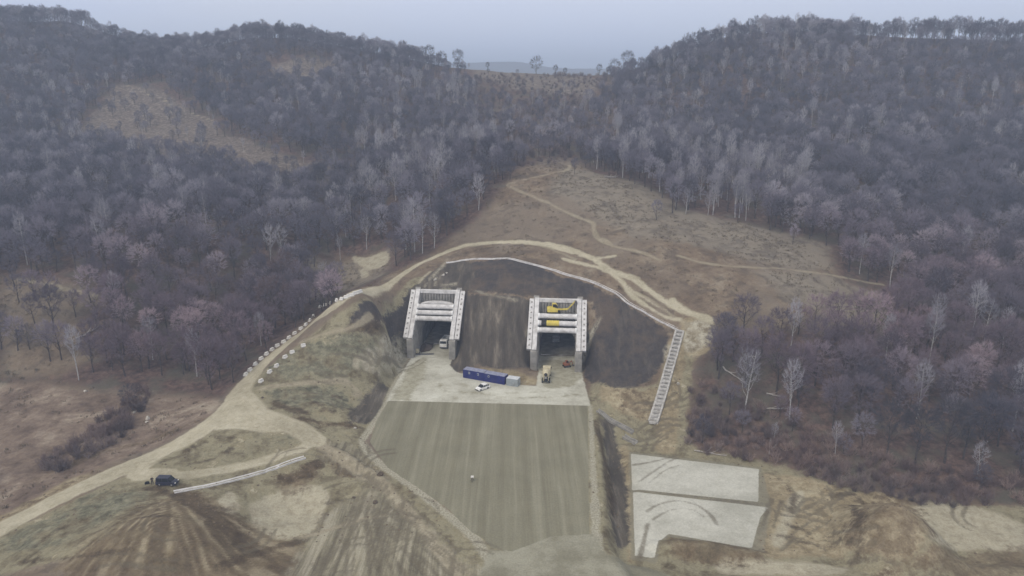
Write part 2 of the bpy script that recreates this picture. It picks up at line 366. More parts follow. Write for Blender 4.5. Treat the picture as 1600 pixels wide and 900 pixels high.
for q_, w_ in (([(232,764),(300,783),(348,803)],.9), ([(285,772),(340,815),(388,852)],2.2), ([(500,690),(525,712),(549,744)],1.1), ([(470,846),(410,862),(350,884)],1.2), ([(455,655),(520,662),(562,669)],.8),
               ([(518,772),(505,815),(482,842)],.5), ([(445,748),(475,742),(492,728)],1.6), ([(545,514),(575,512),(600,518)],1.4), ([(30,880),(110,872),(200,862)],.5), ([(150,832),(210,812),(270,806)],.4), ([(60,850),(90,828),(140,812)],.3),
               ([(430,632),(455,640),(475,645)],1.0), ([(490,628),(500,633)],.7), ([(520,618),(530,622)],.7), ([(505,640),(520,644)],.7), ([(325,660),(395,640),(430,640)],.3), ([(290,705),(330,688),(372,684)],.4), ([(300,725),(345,712),(372,690)],.35),
               ([(985,768),(1090,778),(1185,789)],.35), ([(1330,790),(1345,830),(1340,868)],.6), ([(1300,775),(1330,772),(1345,785)],.4), ([(1205,740),(1240,770),(1236,800)],.3), ([(1210,812),(1260,830),(1320,828)],.3), ([(1215,835),(1260,848),(1310,846)],.3),
               ([(930,660),(945,720),(955,800)],1.0), ([(700,404),(770,386),(860,389),(930,420)],.25), ([(960,446),(1010,475),(1060,497)],.35), ([(600,752),(660,805),(720,868)],.3), ([(930,360),(945,382),(990,396),(1030,404)],.25)):
    line('wet', q_, w_)
ap_ = at(262, 778); A['fan'] = fbm(np.arctan2(GX-ap_[0], GY-ap_[1])*30, np.hypot(GX-ap_[0], GY-ap_[1])*.16, 1.0, 5, 61)*.8+.45
poly('fanzone', [(215,790),(262,776),(330,785),(420,835),(470,860),(460,905),(90,905)])
poly('adirt', [(610,625),(626,598),(642,568),(668,560),(660,592),(648,610),(640,626)])
poly('adirt', [(846,562),(905,562),(903,596),(880,606),(850,604)])
line('adirt', [(668,545),(690,530),(700,515)], 1.2)
line('adirt', [(690,600),(700,612),(830,614),(870,606)], .3)
line('adirt', [(893,575),(895,600)], .3)
line('adirt', [(760,616),(810,622),(900,618)], .25)
# regions of growth
poly('field', [(-80,590),(60,598),(150,615),(250,618),(340,622),(330,650),(200,715),(60,775),(-80,830)])
poly('site', [(-80,870),(0,832),(130,775),(250,715),(330,672),(366,625),(400,592),(430,566),(480,528),(525,490),(570,468),(640,440),(660,440),(640,560),(600,640),(570,690),(600,730),(700,800),(770,905),(-80,905)])
poly('site', [(925,600),(960,600),(1030,600),(1060,520),(1090,520),(1075,690),(1190,722),(1330,764),(1450,790),(1640,800),(1640,905),(930,905)])
poly('grass', [(420,575),(470,540),(530,520),(600,530),(620,545),(560,585),(470,594),(410,600)])
poly('grass', [(415,612),(520,604),(545,640),(470,640)])
poly('grass', [(0,845),(140,775),(240,765),(200,800),(60,860)])
poly('grass', [(440,690),(520,640),(480,670)])
clear_px = [(545,460),(600,432),(660,405),(700,375),(745,345),(765,320),(800,275),(860,245),(900,248),(930,275),(1010,300),(1060,345),(1150,345),(1210,372),(1290,388),(1300,420),(1270,440),(1385,465),(1390,500),(1350,520),(1230,515),(1120,520),(1090,560),(1075,700),(1190,720),(1330,760),(1640,790),(1640,940),(-100,940),(-100,590),(60,592),(150,608),(300,616),(345,622),(400,570),(480,500)]
A['open'] = sd_poly(GX, GY, at_many(clear_px))
def cl(pix, name='open'):
    s = sd_poly(GX, GY, at_many(pix)); A[name] = np.minimum(A[name], s)
cl([(120,205),(180,130),(250,140),(330,185),(350,210),(480,255),(590,250),(560,282),(430,290),(300,262),(200,235)])
cl([(420,105),(470,90),(530,96),(500,125),(430,130)])
cl([(735,104),(850,116),(940,122),(930,150),(800,140),(740,118)])
cl([(0,430),(100,440),(170,465),(120,500),(150,560),(90,590),(0,590)])
cl([(1290,388),(1330,470),(1400,500),(1390,520),(1260,500)])
cl([(530,400),(600,392),(600,420),(545,450),(500,450)])
A['scrub'] = sd_poly(GX, GY, at_many([(880,262),(1000,285),(1080,330),(1290,380),(1300,420),(1230,420),(1100,385),(990,372),(940,345),(860,300)]))
sc2 = sd_poly(GX, GY, at_many([(1180,425),(1290,428),(1385,462),(1390,505),(1330,505),(1230,470)])); A['scrub'] = np.minimum(A['scrub'], sc2)
sc4 = sd_poly(GX, GY, at_many([(50,725),(190,628),(240,605),(215,680),(110,745)])); A['scrub'] = np.minimum(A['scrub'], sc4)
sc3 = sd_poly(GX, GY, at_many([(480,400),(610,390),(600,430),(540,455),(470,470)])); A['scrub'] = np.minimum(A['scrub'], sc3)

# ------------------------------------------------------------------ node helpers
class NT:
    def __init__(s, name):
        s.m = bpy.data.materials.new(name); s.m.use_nodes = True; s.t = s.m.node_tree; s.t.nodes.clear()
        s.out = s.t.nodes.new('ShaderNodeOutputMaterial'); s.b = s.t.nodes.new('ShaderNodeBsdfPrincipled')
        s.t.links.new(s.b.outputs[0], s.out.inputs[0]); s.b.inputs['Roughness'].default_value = .9
        s.b.inputs['Specular IOR Level'].default_value = .25; s.pos = None
    def n(s, t): return s.t.nodes.new('ShaderNode'+t)
    def l(s, a, b): s.t.links.new(a, b)
    def val(s, x, sock):
        if hasattr(x, 'is_output'): s.l(x, sock)
        else: sock.default_value = (*x, 1) if isinstance(x, tuple) and len(x) == 3 else x
    def math(s, op, a, b=0.0, clamp=False):
        k = s.n('Math'); k.operation = op; k.use_clamp = clamp; s.val(a, k.inputs[0]); s.val(b, k.inputs[1]); return k.outputs[0]
    def mix(s, f, a, b, mode='MIX'):
        k = s.n('Mix'); k.data_type = 'RGBA'; k.blend_type = mode; s.val(f, k.inputs[0]); s.val(a, k.inputs[6]); s.val(b, k.inputs[7]); return k.outputs[2]
    def coord(s, kind='pos', rot=0.0, scale=(1, 1, 1)):
        if kind == 'pos': o = s.n('NewGeometry').outputs['Position']
        else: o = s.n('TexCoord').outputs['Object']
        mp = s.n('Mapping'); mp.inputs['Rotation'].default_value[2] = rot; mp.inputs['Scale'].default_value = scale
        s.l(o, mp.inputs[0]); return mp.outputs[0]
    def noise(s, scale, vec=None, detail=4, rough=.55, dist=0.0):
        k = s.n('TexNoise'); k.inputs['Scale'].default_value = scale; k.inputs['Detail'].default_value = detail
        k.inputs['Roughness'].default_value = rough; k.inputs['Distortion'].default_value = dist
        s.l(vec if vec is not None else s.coord(), k.inputs['Vector']); return k.outputs['Fac']
    def rng(s, x, a, b, c=0.0, d=1.0, smooth=True):
        k = s.n('MapRange'); k.interpolation_type = 'SMOOTHSTEP' if smooth else 'LINEAR'
        s.val(x, k.inputs[0])
        for i, v in enumerate((a, b, c, d)): k.inputs[1+i].default_value = v
        return k.outputs[0]
    def attr(s, name):
        k = s.n('Attribute'); k.attribute_name = name; return k.outputs['Fac']
    def ramp(s, x, stops, k_=.62):
        k = s.n('ValToRGB'); e = k.color_ramp.elements
        while len(e) < len(stops): e.new(.5)
        for q, (p, c) in zip(e, stops): q.position = .5+(p-.5)*k_; q.color = (*c, 1)
        s.val(x, k.inputs[0]); return k.outputs[0]
    def bump(s, h, strength, dist):
        k = s.n('Bump'); k.inputs['Strength'].default_value = strength; k.inputs['Distance'].default_value = dist
        s.val(h, k.inputs['Height']); s.l(k.outputs[0], s.b.inputs['Normal'])
    def done(s, col, rough=None):
        s.val(col, s.b.inputs['Base Color'])
        if rough is not None: s.val(rough, s.b.inputs['Roughness'])
        return s.m
def simple(name, c, rough=.6, metal=0.0, var=.18, scale=1.5, dirt=None, dscale=.7):
    g = NT(name); v = g.coord('obj')
    n = g.noise(scale, v, 5); f = g.rng(n, .3, .7, 1-var, 1+var)
    col = g.mix(1.0, c, f, 'MULTIPLY')
    if dirt: col = g.mix(g.rng(g.noise(dscale, v, 6, .65), .5, .72, 0, .75), col, dirt)
    g.b.inputs['Metallic'].default_value = metal; g.bump(n, .15, .02)
    return g.done(col, rough)

# ------------------------------------------------------------------ ground material
g = NT('ground')
P = g.coord()
nbig = g.noise(.018, P, 5, .6); nmid = g.noise(.085, P, 8, .7); nfine = g.noise(.5, P, 8, .74); ngrit = g.noise(2.6, P, 4, .7)
nwarp = g.noise(.16, P, 6, .66, .35)
edge = g.math('ADD', g.math('MULTIPLY', g.math('SUBTRACT', nfine, .5), 2.2), g.math('MULTIPLY', g.math('SUBTRACT', nmid, .5), 2.4))
AXC = g.coord('pos', -YAW, (1, .025, .2))
streak = g.noise(.42, AXC, 6, .62); streak2 = g.noise(1.6, AXC, 3, .6)
AXD = g.coord('pos', -YAW+.05, (1, .16, .16)); dstreak = g.noise(.5, AXD, 6, .7, .3)
def M(name, amp=1.0, soft=.25, off=0.0):
    v = g.attr('s_'+name)
    v = g.math('ADD', v, g.math('MULTIPLY', edge, amp))
    return g.rng(v, -soft+off, soft+off, 1, 0)
# wild ground
litter = g.ramp(nfine, [(.25, (.050, .036, .034)), (.5, (.105, .070, .062)), (.75, (.19, .13, .11))])
litter = g.mix(g.rng(nmid, .45, .65), litter, (.095, .085, .07))
turf = g.ramp(g.math('ADD', g.math('MULTIPLY', nmid, .6), g.math('MULTIPLY', nfine, .4)), [(.3, (.095, .070, .052)), (.45, (.155, .115, .085)), (.55, (.19, .145, .105)), (.68, (.24, .20, .155))])
turf = g.mix(g.rng(nbig, .44, .6, 0, .8), turf, (.18, .147, .118))
turf = g.mix(g.rng(nwarp, .52, .62, 0, .6), turf, (.095, .076, .062))
sepy = g.n('SeparateXYZ'); g.l(P, sepy.inputs[0])
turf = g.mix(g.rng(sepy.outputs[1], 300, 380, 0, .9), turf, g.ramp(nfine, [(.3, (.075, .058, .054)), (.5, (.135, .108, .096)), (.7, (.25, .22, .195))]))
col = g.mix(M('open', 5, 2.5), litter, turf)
scr = g.mix(g.rng(nwarp, .44, .66, 0, .75), (.225, .195, .16), (.095, .078, .066))
scr = g.mix(g.rng(nfine, .55, .68, 0, .8), scr, (.27, .25, .22))
col = g.mix(g.math('MULTIPLY', M('scrub', 6, 3), .8), col, scr)
fld = g.ramp(g.math('ADD', g.math('MULTIPLY', nmid, .7), g.math('MULTIPLY', nfine, .3)), [(.3, (.10, .072, .058)), (.45, (.165, .122, .098)), (.56, (.215, .165, .132)), (.68, (.31, .26, .21))])
col = g.mix(M('field', 2.5, 1.2), col, fld)
soil = g.ramp(g.math('ADD', g.math('MULTIPLY', nwarp, .65), g.math('MULTIPLY', nfine, .35)), [(.3, (.105, .085, .056)), (.42, (.185, .16, .108)), (.53, (.265, .24, .168)), (.62, (.22, .19, .125)), (.73, (.42, .38, .29))])
col = g.mix(M('site', 2.0, .8), col, soil)
grs = g.ramp(nfine, [(.3, (.085, .080, .056)), (.5, (.155, .148, .106)), (.7, (.24, .225, .165))])
col = g.mix(g.math('MULTIPLY', M('grass', 4, 1.5), g.rng(nwarp, .38, .55)), col, grs)
snd = g.ramp(g.math('ADD', g.math('MULTIPLY', nfine, .6), g.math('MULTIPLY', nmid, .4)), [(.3, (.165, .13, .083)), (.48, (.27, .22, .145)), (.66, (.38, .33, .235))])
col = g.mix(g.math('MULTIPLY', M('sand', 2.2, .7), .95), col, snd)
pale = g.ramp(nfine, [(.3, (.30, .265, .20)), (.6, (.41, .375, .295))])
col = g.mix(g.math('MULTIPLY', M('pale', 1.8, .6), .9), col, pale)
brn = g.ramp(g.math('ADD', g.math('MULTIPLY', nfine, .6), g.math('MULTIPLY', nmid, .4)), [(.3, (.085, .062, .042)), (.46, (.145, .108, .070)), (.58, (.195, .152, .102)), (.72, (.29, .24, .17))])
col = g.mix(g.math('MULTIPLY', M('brown', 4, 1.4), g.rng(nwarp, .36, .56, .45, .95)), col, brn)
dk = g.ramp(nfine, [(.3, (.048, .043, .045)), (.6, (.066, .058, .058)), (.75, (.085, .070, .064))])
dk = g.mix(g.rng(nmid, .46, .62, 0, .75), dk, (.105, .080, .064))
dk = g.mix(g.rng(dstreak, .52, .64, 0, .4), dk, (.125, .105, .09))
col = g.mix(M('dark', 2.0, .6), col, dk)
nt = g.ramp(dstreak, [(.3, (.060, .052, .048)), (.5, (.088, .076, .066)), (.62, (.115, .099, .084)), (.75, (.19, .165, .14))])
col = g.mix(g.math('MULTIPLY', M('net', 2.0, .6), .95), col, nt)
fan = g.ramp(g.attr('s_fan'), [(.2, (.088, .063, .042)), (.42, (.15, .115, .075)), (.55, (.20, .16, .105)), (.75, (.34, .29, .21))], 1.0)
col = g.mix(g.math('MULTIPLY', M('fanzone', 5, 3.5), .62), col, fan)
wet = g.ramp(nfine, [(.3, (.055, .040, .028)), (.6, (.095, .068, .044)), (.75, (.14, .105, .07))])
col = g.mix(g.math('MULTIPLY', M('wet', 1.6, .7), .8), col, wet)
spo = g.ramp(nfine, [(.3, (.20, .175, .135)), (.5, (.32, .29, .235)), (.7, (.46, .43, .36))])
col = g.mix(g.math('MULTIPLY', M('spoil', 2.0, .6), g.rng(nfine, .38, .52, .25, .9)), col, spo)
AXS = g.coord('pos', .42, (1, .05, .2)); sst = g.noise(.7, AXS, 6, .68)
sty = g.ramp(sst, [(.3, (.115, .10, .075)), (.45, (.20, .18, .135)), (.55, (.25, .225, .17)), (.7, (.37, .34, .275))])
col = g.mix(g.math('MULTIPLY', M('streaky', 4, 1.5), .8), col, sty)
trk = g.ramp(nfine, [(.3, (.24, .205, .15)), (.6, (.33, .29, .22)), (.75, (.40, .36, .285))])
col = g.mix(g.math('MULTIPLY', M('track', 1.3, .5), .82), col, trk)
rd = g.ramp(g.math('ADD', g.math('MULTIPLY', nfine, .5), g.math('MULTIPLY', nmid, .5)), [(.3, (.31, .275, .20)), (.5, (.405, .365, .28)), (.7, (.48, .44, .355))])
# wheel lines along the road from the distance to its middle
wl_ = g.math('SINE', g.math('MULTIPLY', g.math('ADD', g.attr('s_road'), g.math('MULTIPLY', nmid, .8)), 4.2))
rd = g.mix(g.rng(wl_, .2, .9, 0, .10), rd, (.245, .205, .14))
col = g.mix(M('road', 1.3, .5), col, rd)
shl = g.ramp(ngrit, [(.3, (.27, .25, .195)), (.7, (.40, .375, .31))])
col = g.mix(g.math('MULTIPLY', M('shoulder', .9, .35), .9), col, shl)
apr = g.ramp(g.math('ADD', g.math('MULTIPLY', nfine, .4), g.math('MULTIPLY', nmid, .6)), [(.3, (.36, .34, .285)), (.5, (.48, .465, .41)), (.7, (.55, .54, .49))])
apr = g.mix(g.rng(nwarp, .55, .75, 0, .6), apr, (.30, .27, .20))
col = g.mix(M('apron', .8, .3), col, apr)
pd = g.ramp(streak, [(.3, (.175, .162, .118)), (.47, (.198, .185, .137)), (.55, (.208, .195, .146)), (.68, (.245, .23, .176))])
pd = g.mix(g.rng(streak2, .52, .66, 0, .35), pd, (.165, .148, .105))
pd = g.mix(g.rng(g.noise(3.6, AXC, 2, .5), .55, .7, 0, .3), pd, (.25, .24, .19))
pd = g.mix(g.rng(nbig, .45, .7, 0, .35), pd, (.185, .17, .12))
adm = g.mix(g.rng(nfine, .4, .6), (.26, .24, .175), (.36, .335, .26))
col = g.mix(g.math('MULTIPLY', M('adirt', 2.0, .9), .8), col, adm)
grv = g.mix(g.rng(nmid, .4, .6), (.22, .205, .155), (.30, .285, .23))
col = g.mix(M('gravel', .8, .4), col, grv)
col = g.mix(M('pad', .2, .12), col, pd)
col = g.mix(g.math('MULTIPLY', M('slabrim', .8, .3), .6), col, (.22, .205, .165))
slb = g.ramp(g.math('ADD', g.math('MULTIPLY', nfine, .4), g.math('MULTIPLY', nmid, .6)), [(.35, (.385, .375, .335)), (.6, (.465, .455, .42))])
col = g.mix(M('slab', .25, .12), col, slb)
col = g.mix(g.math('MULTIPLY', M('rut', .7, .3), g.rng(nfine, .35, .6, .4, .85)), col, (.13, .11, .08))
col = g.mix(1.0, col, g.rng(g.math('ADD', g.math('MULTIPLY', ngrit, .6), g.math('MULTIPLY', nmid, .4)), .3, .7, .82, 1.18), 'MULTIPLY')
col = g.mix(1.0, col, (1.05, 1.055, 1.0), 'MULTIPLY')
smoothish = g.math('MAXIMUM', M('pad', .3, .3), M('slab', .3, .3))
hgt = g.math('ADD', g.math('MULTIPLY', nfine, 1.0), g.math('MULTIPLY', ngrit, .35))
bmp = g.n('Bump'); bmp.inputs['Distance'].default_value = .5
g.l(g.math('SUBTRACT', .75, g.math('MULTIPLY', smoothish, .7)), bmp.inputs['Strength']); g.l(hgt, bmp.inputs['Height']); g.l(bmp.outputs[0], g.b.inputs['Normal'])
GROUND = g.done(col, .95); g.b.inputs['Specular IOR Level'].default_value = .12

# ------------------------------------------------------------------ ground meshes: one grid, split into the surfaces it is made of
ny, nx = GX.shape
GZ = GZ - .16*sstep(.45, -.35, A['rut'])*sstep(.3, .8, np.minimum.reduce([A['slab'], A['pad'], A['apron'], A['road']]))   # wheel ruts have depth
V = np.stack([GX, GY, GZ], -1).reshape(-1, 3)
dzx = np.gradient(GZ, gx, axis=1); dzy = np.gradient(GZ, gy, axis=0)
NR = np.stack([-dzx, -dzy, np.ones_like(GZ)], -1).reshape(-1, 3); NR /= np.linalg.norm(NR, axis=1)[:, None]
ii, jj = np.meshgrid(np.arange(nx-1), np.arange(ny-1)); q0 = (jj*nx+ii).ravel()
FQ = np.stack([q0, q0+1, q0+1+nx, q0+nx], 1)
tr = (TR.ravel() < 0)[FQ]; zq = V[:, 2][FQ]; cut = tr.any(1) & ~tr.all(1) & (zq.max(1)-zq.min(1) > .6)           # the vertical step round the open cuts stays open: the walls stand there
def fval(name): return A[name].ravel()[FQ].mean(1)
cls = np.zeros(len(FQ), int)
names = ['hillside', 'field', 'bare_soil', 'dirt_track', 'gravel_road', 'concrete_apron', 'graded_roadbed', 'concrete_slabs', 'distant_hills']
cls[fval('field') < 0] = 1; cls[(fval('site') < 0) | (fval('sand') < 0) | (fval('pale') < 0)] = 2
cls[fval('track') < 0] = 3; cls[fval('road') < 0] = 4; cls[fval('apron') < 0] = 5; cls[fval('pad') < 0] = 6; cls[fval('slab') < 0] = 7
cls[V[:, 1][FQ].min(1) > 1200] = 8
keys = ['open', 'scrub', 'field', 'site', 'grass', 'brown', 'sand', 'pale', 'dark', 'net', 'spoil', 'streaky', 'fan', 'fanzone', 'adirt', 'wet', 'track', 'road', 'shoulder', 'gravel', 'apron', 'pad', 'slabrim', 'slab', 'rut']
for k, nm in enumerate(names):
    f = FQ[(cls == k) & ~cut]
    if not len(f): continue
    u, inv = np.unique(f, return_inverse=True); f = inv.reshape(-1, 4)
    me = bpy.data.meshes.new(nm); me.vertices.add(len(u)); me.vertices.foreach_set('co', V[u].ravel())
    me.loops.add(f.size); me.loops.foreach_set('vertex_index', f.ravel().astype(np.int32))
    me.polygons.add(len(f)); me.polygons.foreach_set('loop_start', np.arange(0, f.size, 4, dtype=np.int32)); me.polygons.foreach_set('loop_total', np.full(len(f), 4, np.int32))
    me.update(calc_edges=True); me.polygons.foreach_set('use_smooth', np.ones(len(f), bool))
    me.normals_split_custom_set_from_vertices(NR[u])
    for a in keys:
        at_ = me.attributes.new('s_'+a, 'FLOAT', 'POINT'); at_.data.foreach_set('value', A[a].ravel()[u].astype(np.float32))
    me.materials.append(GROUND)
    o = bpy.data.objects.new(nm, me); COL.objects.link(o); tag(o, kind='structure')

# ------------------------------------------------------------------ haze: the damp air between the camera and the ridges
hz = NT('haze_air'); hz.t.nodes.remove(hz.b)
pv = hz.n('VolumePrincipled'); pv.inputs['Density'].default_value = .00048; pv.inputs['Color'].default_value = (.66, .79, 1.0, 1); pv.inputs['Anisotropy'].default_value = .0
hz.l(pv.outputs[0], hz.out.inputs['Volume'])
x0, x1, y0, y1 = gx[0]-20, gx[-1]+20, gy[0]-90, gy[-1]+20; zl, zh = float(GZ.min())-1, float(max(GZ.max(), 140))+28
me = bpy.data.meshes.new('haze')
me.from_pydata([(x, y, z) for z in (zl, zh) for x, y in ((x0, y0), (x1, y0), (x1, y1), (x0, y1))], [], [(3, 2, 1, 0), (4, 5, 6, 7), (0, 1, 5, 4), (1, 2, 6, 5), (2, 3, 7, 6), (3, 0, 4, 7)])
me.materials.append(hz.m); o = bpy.data.objects.new('haze', me); COL.objects.link(o); tag(o, kind='stuff')

# ------------------------------------------------------------------ trees
def twig_mat(name, stops, reg, red=None):
    g = NT(name); oi = g.n('ObjectInfo')
    k = g.n('TexNoise'); k.inputs['Scale'].default_value = reg; k.inputs['Detail'].default_value = 3; g.l(oi.outputs['Location'], k.inputs['Vector'])
    f = g.math('ADD', g.math('MULTIPLY', oi.outputs['Random'], .55), g.math('MULTIPLY', k.outputs['Fac'], .6))
    col = g.ramp(g.math('SUBTRACT', f, .08), stops, 1.0)
    if red:                                                             # the reddish kind grows in the lower woods
        sp = g.n('SeparateXYZ'); g.l(oi.outputs['Location'], sp.inputs[0])
        m = g.math('MULTIPLY', g.rng(sp.outputs[1], 190, 290, .85, 0), g.rng(k.outputs['Fac'], .38, .58)); col = g.mix(m, col, g.mix(1.0, col, red, 'MULTIPLY'))
    return g.done(col, .9)
BARK = simple('bark_dark', (.075, .062, .058), .95, var=.35, scale=3)
BARKP = simple('bark_pale', (.40, .385, .375), .85, var=.3, scale=2, dirt=(.14, .12, .11), dscale=2.2)
TW = twig_mat('twigs_dark', [(.12, (.066, .064, .084)), (.42, (.132, .124, .154)), (.66, (.195, .18, .22)), (.86, (.40, .38, .425))], .012, (1.18, .90, .84))
TWP = twig_mat('twigs_pale', [(.12, (.19, .18, .205)), (.5, (.31, .295, .325)), (.88, (.47, .455, .48))], .02)
TWB = twig_mat('twigs_bush', [(.12, (.085, .074, .076)), (.5, (.175, .135, .132)), (.88, (.30, .245, .22))], .03, (1.06, .95, .90))

class Mesh:
    def __init__(s): s.v = []; s.f = []
    def tube(s, pts, rad, n=6):
        b = len(s.v)
        for i, p in enumerate(pts):
            t = (pts[min(i+1, len(pts)-1)]-pts[max(i-1, 0)]).normalized(); a = t.orthogonal().normalized(); c = t.cross(a)
            for k in range(n):
                an = 2*math.pi*k/n; s.v.append(p + (a*math.cos(an)+c*math.sin(an))*rad[i])
        for i in range(len(pts)-1):
            for k in range(n):
                s.f.append((b+i*n+k, b+i*n+(k+1) % n, b+(i+1)*n+(k+1) % n, b+(i+1)*n+k))
    def twig(s, p, d, L, w, rnd):
        side = d.cross(Vector((rnd.gauss(0, 1), rnd.gauss(0, 1), rnd.gauss(0, 1)))).normalized()*w
        bend = d*L*.55 + Vector((rnd.gauss(0, .08), rnd.gauss(0, .08), .06))*L
        b = len(s.v); s.v += [p-side*.5, p+side*.5, p+bend+side*.4, p+bend-side*.4, p+d*L+Vector((0, 0, .1*L))]
        s.f += [(b, b+1, b+2, b+3), (b+3, b+2, b+4)]
    def mesh(s, name, mats, idx=None):
        me = bpy.data.meshes.new(name); me.from_pydata([tuple(v) for v in s.v], [], s.f)
        for m in mats: me.materials.append(m)
        if idx is not None: me.polygons.foreach_set('material_index', idx)
        return me
def rdir(base, spread, rnd):
    d = base + Vector((rnd.gauss(0, 1), rnd.gauss(0, 1), rnd.gauss(0, 1)))*spread
    return d.normalized()
def limb_path(p, d, L, rnd, n=5, up=.15, wob=.12):
    pts = [p.copy()]; q = p.copy(); dd = d.copy()
    for i in range(n):
        dd = (dd + Vector((rnd.gauss(0, wob), rnd.gauss(0, wob), rnd.gauss(0, wob)+up))).normalized(); q = q + dd*L/n; pts.append(q.copy())
    return pts
def make_tree(seed, H=14.0, spread=1.0, nl=10, tw=.055, nt=15, low=.28, kind='broad'):
    rnd = random.Random(seed); T, C = Mesh(), Mesh(); birch = kind == 'birch'
    top = limb_path(Vector((0, 0, -.4)), Vector((0, 0, 1)), H*(.93 if birch else .70), rnd, 9, .05, .035 if birch else .06)
    r0 = H*(.0105 if birch else .0165)
    T.tube(top, [r0*(1-.88*i/9)+.02 for i in range(10)], 7)
    cz = H*(low+1)/2; rv = H*(1-low)/2; rh = H*(.17 if birch else .30)*spread          # an egg shaped crown
    lob = [(rnd.uniform(0, 6.28), rnd.uniform(-.7, .9), rnd.uniform(.75, 1.2)) for _ in range(9)]
    def size_at(d):                                                                     # uneven outline: lobes and hollows
        az, el = math.atan2(d.y, d.x), d.z; s = .92
        for la, le, lr in lob:
            w = max(0, 1-((math.sin((az-la)/2)*2)**2*.7+(el-le)**2)); s = max(s, .92+(lr-.92)*w) if lr > .92 else min(s, .92-(.92-lr)*1.2*w)
        return s
    joints = []
    for i in range(nl):
        f = low*.8 + (.98-low*.8)*(i+rnd.random()*.8)/nl; k = min(int(f*9/ (1 if birch else 1)), 8); p = top[k].lerp(top[k+1], min(f*9-k, 1))
        az = i*2.4 + rnd.random()*.8; zz = -.75 + 1.6*(i+.5)/nl
        e = Vector((math.cos(az), math.sin(az), 0))*math.sqrt(max(.12, 1-zz*zz)); e.z = zz; e *= size_at(e.normalized())*.8
        end = Vector((e.x*rh, e.y*rh, cz+e.z*rv)); L = (end-p).length; d = ((end-p).normalized()+Vector((0, 0, .1))).normalized()
        pts = [p]
        for j in range(1, 6):
            q = p.lerp(end, j/5) + Vector((rnd.gauss(0, .05), rnd.gauss(0, .05), -.12*math.sin(j/5*3.14)))*L*.6; pts.append(q)
        rr = r0*(.30 if birch else .42)*(1.1-.5*f); T.tube(pts, [rr*(1-.8*j/5)+.012 for j in range(6)], 5)
        joints += pts[2:]
    joints += top[5:]
    for c in range(nl*(9 if birch else 11)):
        d = Vector((rnd.gauss(0, 1), rnd.gauss(0, 1), rnd.gauss(0, 1)+.15)).normalized(); r = rnd.uniform(.25, 1)**.45*size_at(d)*.9
        q = Vector((d.x*rh*r, d.y*rh*r, cz+d.z*rv*r)); j = min(joints, key=lambda v: (v-q).length)
        out = (d*(.5 if birch else 1)+Vector((0, 0, .9 if birch else .35))).normalized(); m = j.lerp(q, .5)+Vector((0, 0, -.08*(q-j).length))
        bp = [j, m, q, q+out*.8]; C.tube(bp, [.034, .026, .018, .010], 3)
        for t in range(nt):
            ff = 1+rnd.random()**.6*2; kk = min(int(ff), 2); s = bp[kk].lerp(bp[kk+1], ff-kk)
            C.twig(s, rdir(out, .4 if birch else .62, rnd), rnd.uniform(.55, 1.35)*(.8 if birch else 1)*H/14, tw*rnd.uniform(.6, 1.2), rnd)
    return T, C
def make_bush(seed, H=3.0, n=26, tw=.05):
    rnd = random.Random(seed); C = Mesh()
    for i in range(n):
        az = rnd.uniform(0, 6.28); el = R(rnd.uniform(25, 88)); d = Vector((math.cos(az)*math.cos(el), math.sin(az)*math.cos(el), math.sin(el)))
        b = Vector((rnd.gauss(0, .35), rnd.gauss(0, .35), -.2)); pts = limb_path(b, d, H*rnd.uniform(.7, 1.05)*(.6+.4*math.sin(el)), rnd, 4, .08)
        C.tube(pts, [.05, .04, .03, .02, .01], 3)
        for t in range(20):
            ff = (.2+.8*rnd.random())*4; k = min(int(ff), 3); C.twig(pts[k].lerp(pts[k+1], ff-k), rdir(d+Vector((0, 0, .25)), .6, rnd), rnd.uniform(.4, 1.0)*H/3, tw*rnd.uniform(.6, 1.2), rnd)
    return C
def joined(name, T, C, mats):
    m = Mesh(); m.v = T.v + C.v; b = len(T.v); m.f = T.f + [tuple(i+b for i in f) for f in C.f]
    return m.mesh(name, mats, [0]*len(T.f)+[1]*len(C.f))
TWD = twig_mat('twigs_skyline', [(0, (.06, .056, .066)), (1, (.09, .084, .098))], .02); TWR = twig_mat('twigs_reddish', [(0, (.125, .088, .088)), (1, (.17, .12, .115))], .02)
BROAD, BIRCH, BUSH = [], [], []
for i, (h, s, nl, tw) in enumerate([(14, 1.0, 11, .06), (15, 1.15, 12, .06), (12, 1.2, 11, .058), (16, .9, 12, .06), (13, 1.05, 10, .055), (15, .8, 11, .06)]):
    T, C = make_tree(100+i, h, s, nl, tw, 15, [.28, .34, .22, .42, .3, .36][i])
    BROAD.append((h, T.mesh('trunk', [BARK]), C.mesh('crown', [TW]), joined('bare_tree', T, C, [BARK, TW])))
for i, (h, s, nl) in enumerate([(17, 1.0, 13), (19, .9, 15), (15, 1.15, 12), (18, .8, 13)]):
    T, C = make_tree(200+i, h, s, nl, .038, 9, [.32, .38, .25, .4][i], 'birch')
    BIRCH.append((h, T.mesh('trunk', [BARKP]), C.mesh('crown', [TWP]), joined('birch_tree', T, C, [BARKP, TWP])))
for i in range(4):
    BUSH.append((3.0, make_bush(300+i, 3.0, [26, 20, 30, 24][i]).mesh('bush', [TWB])))

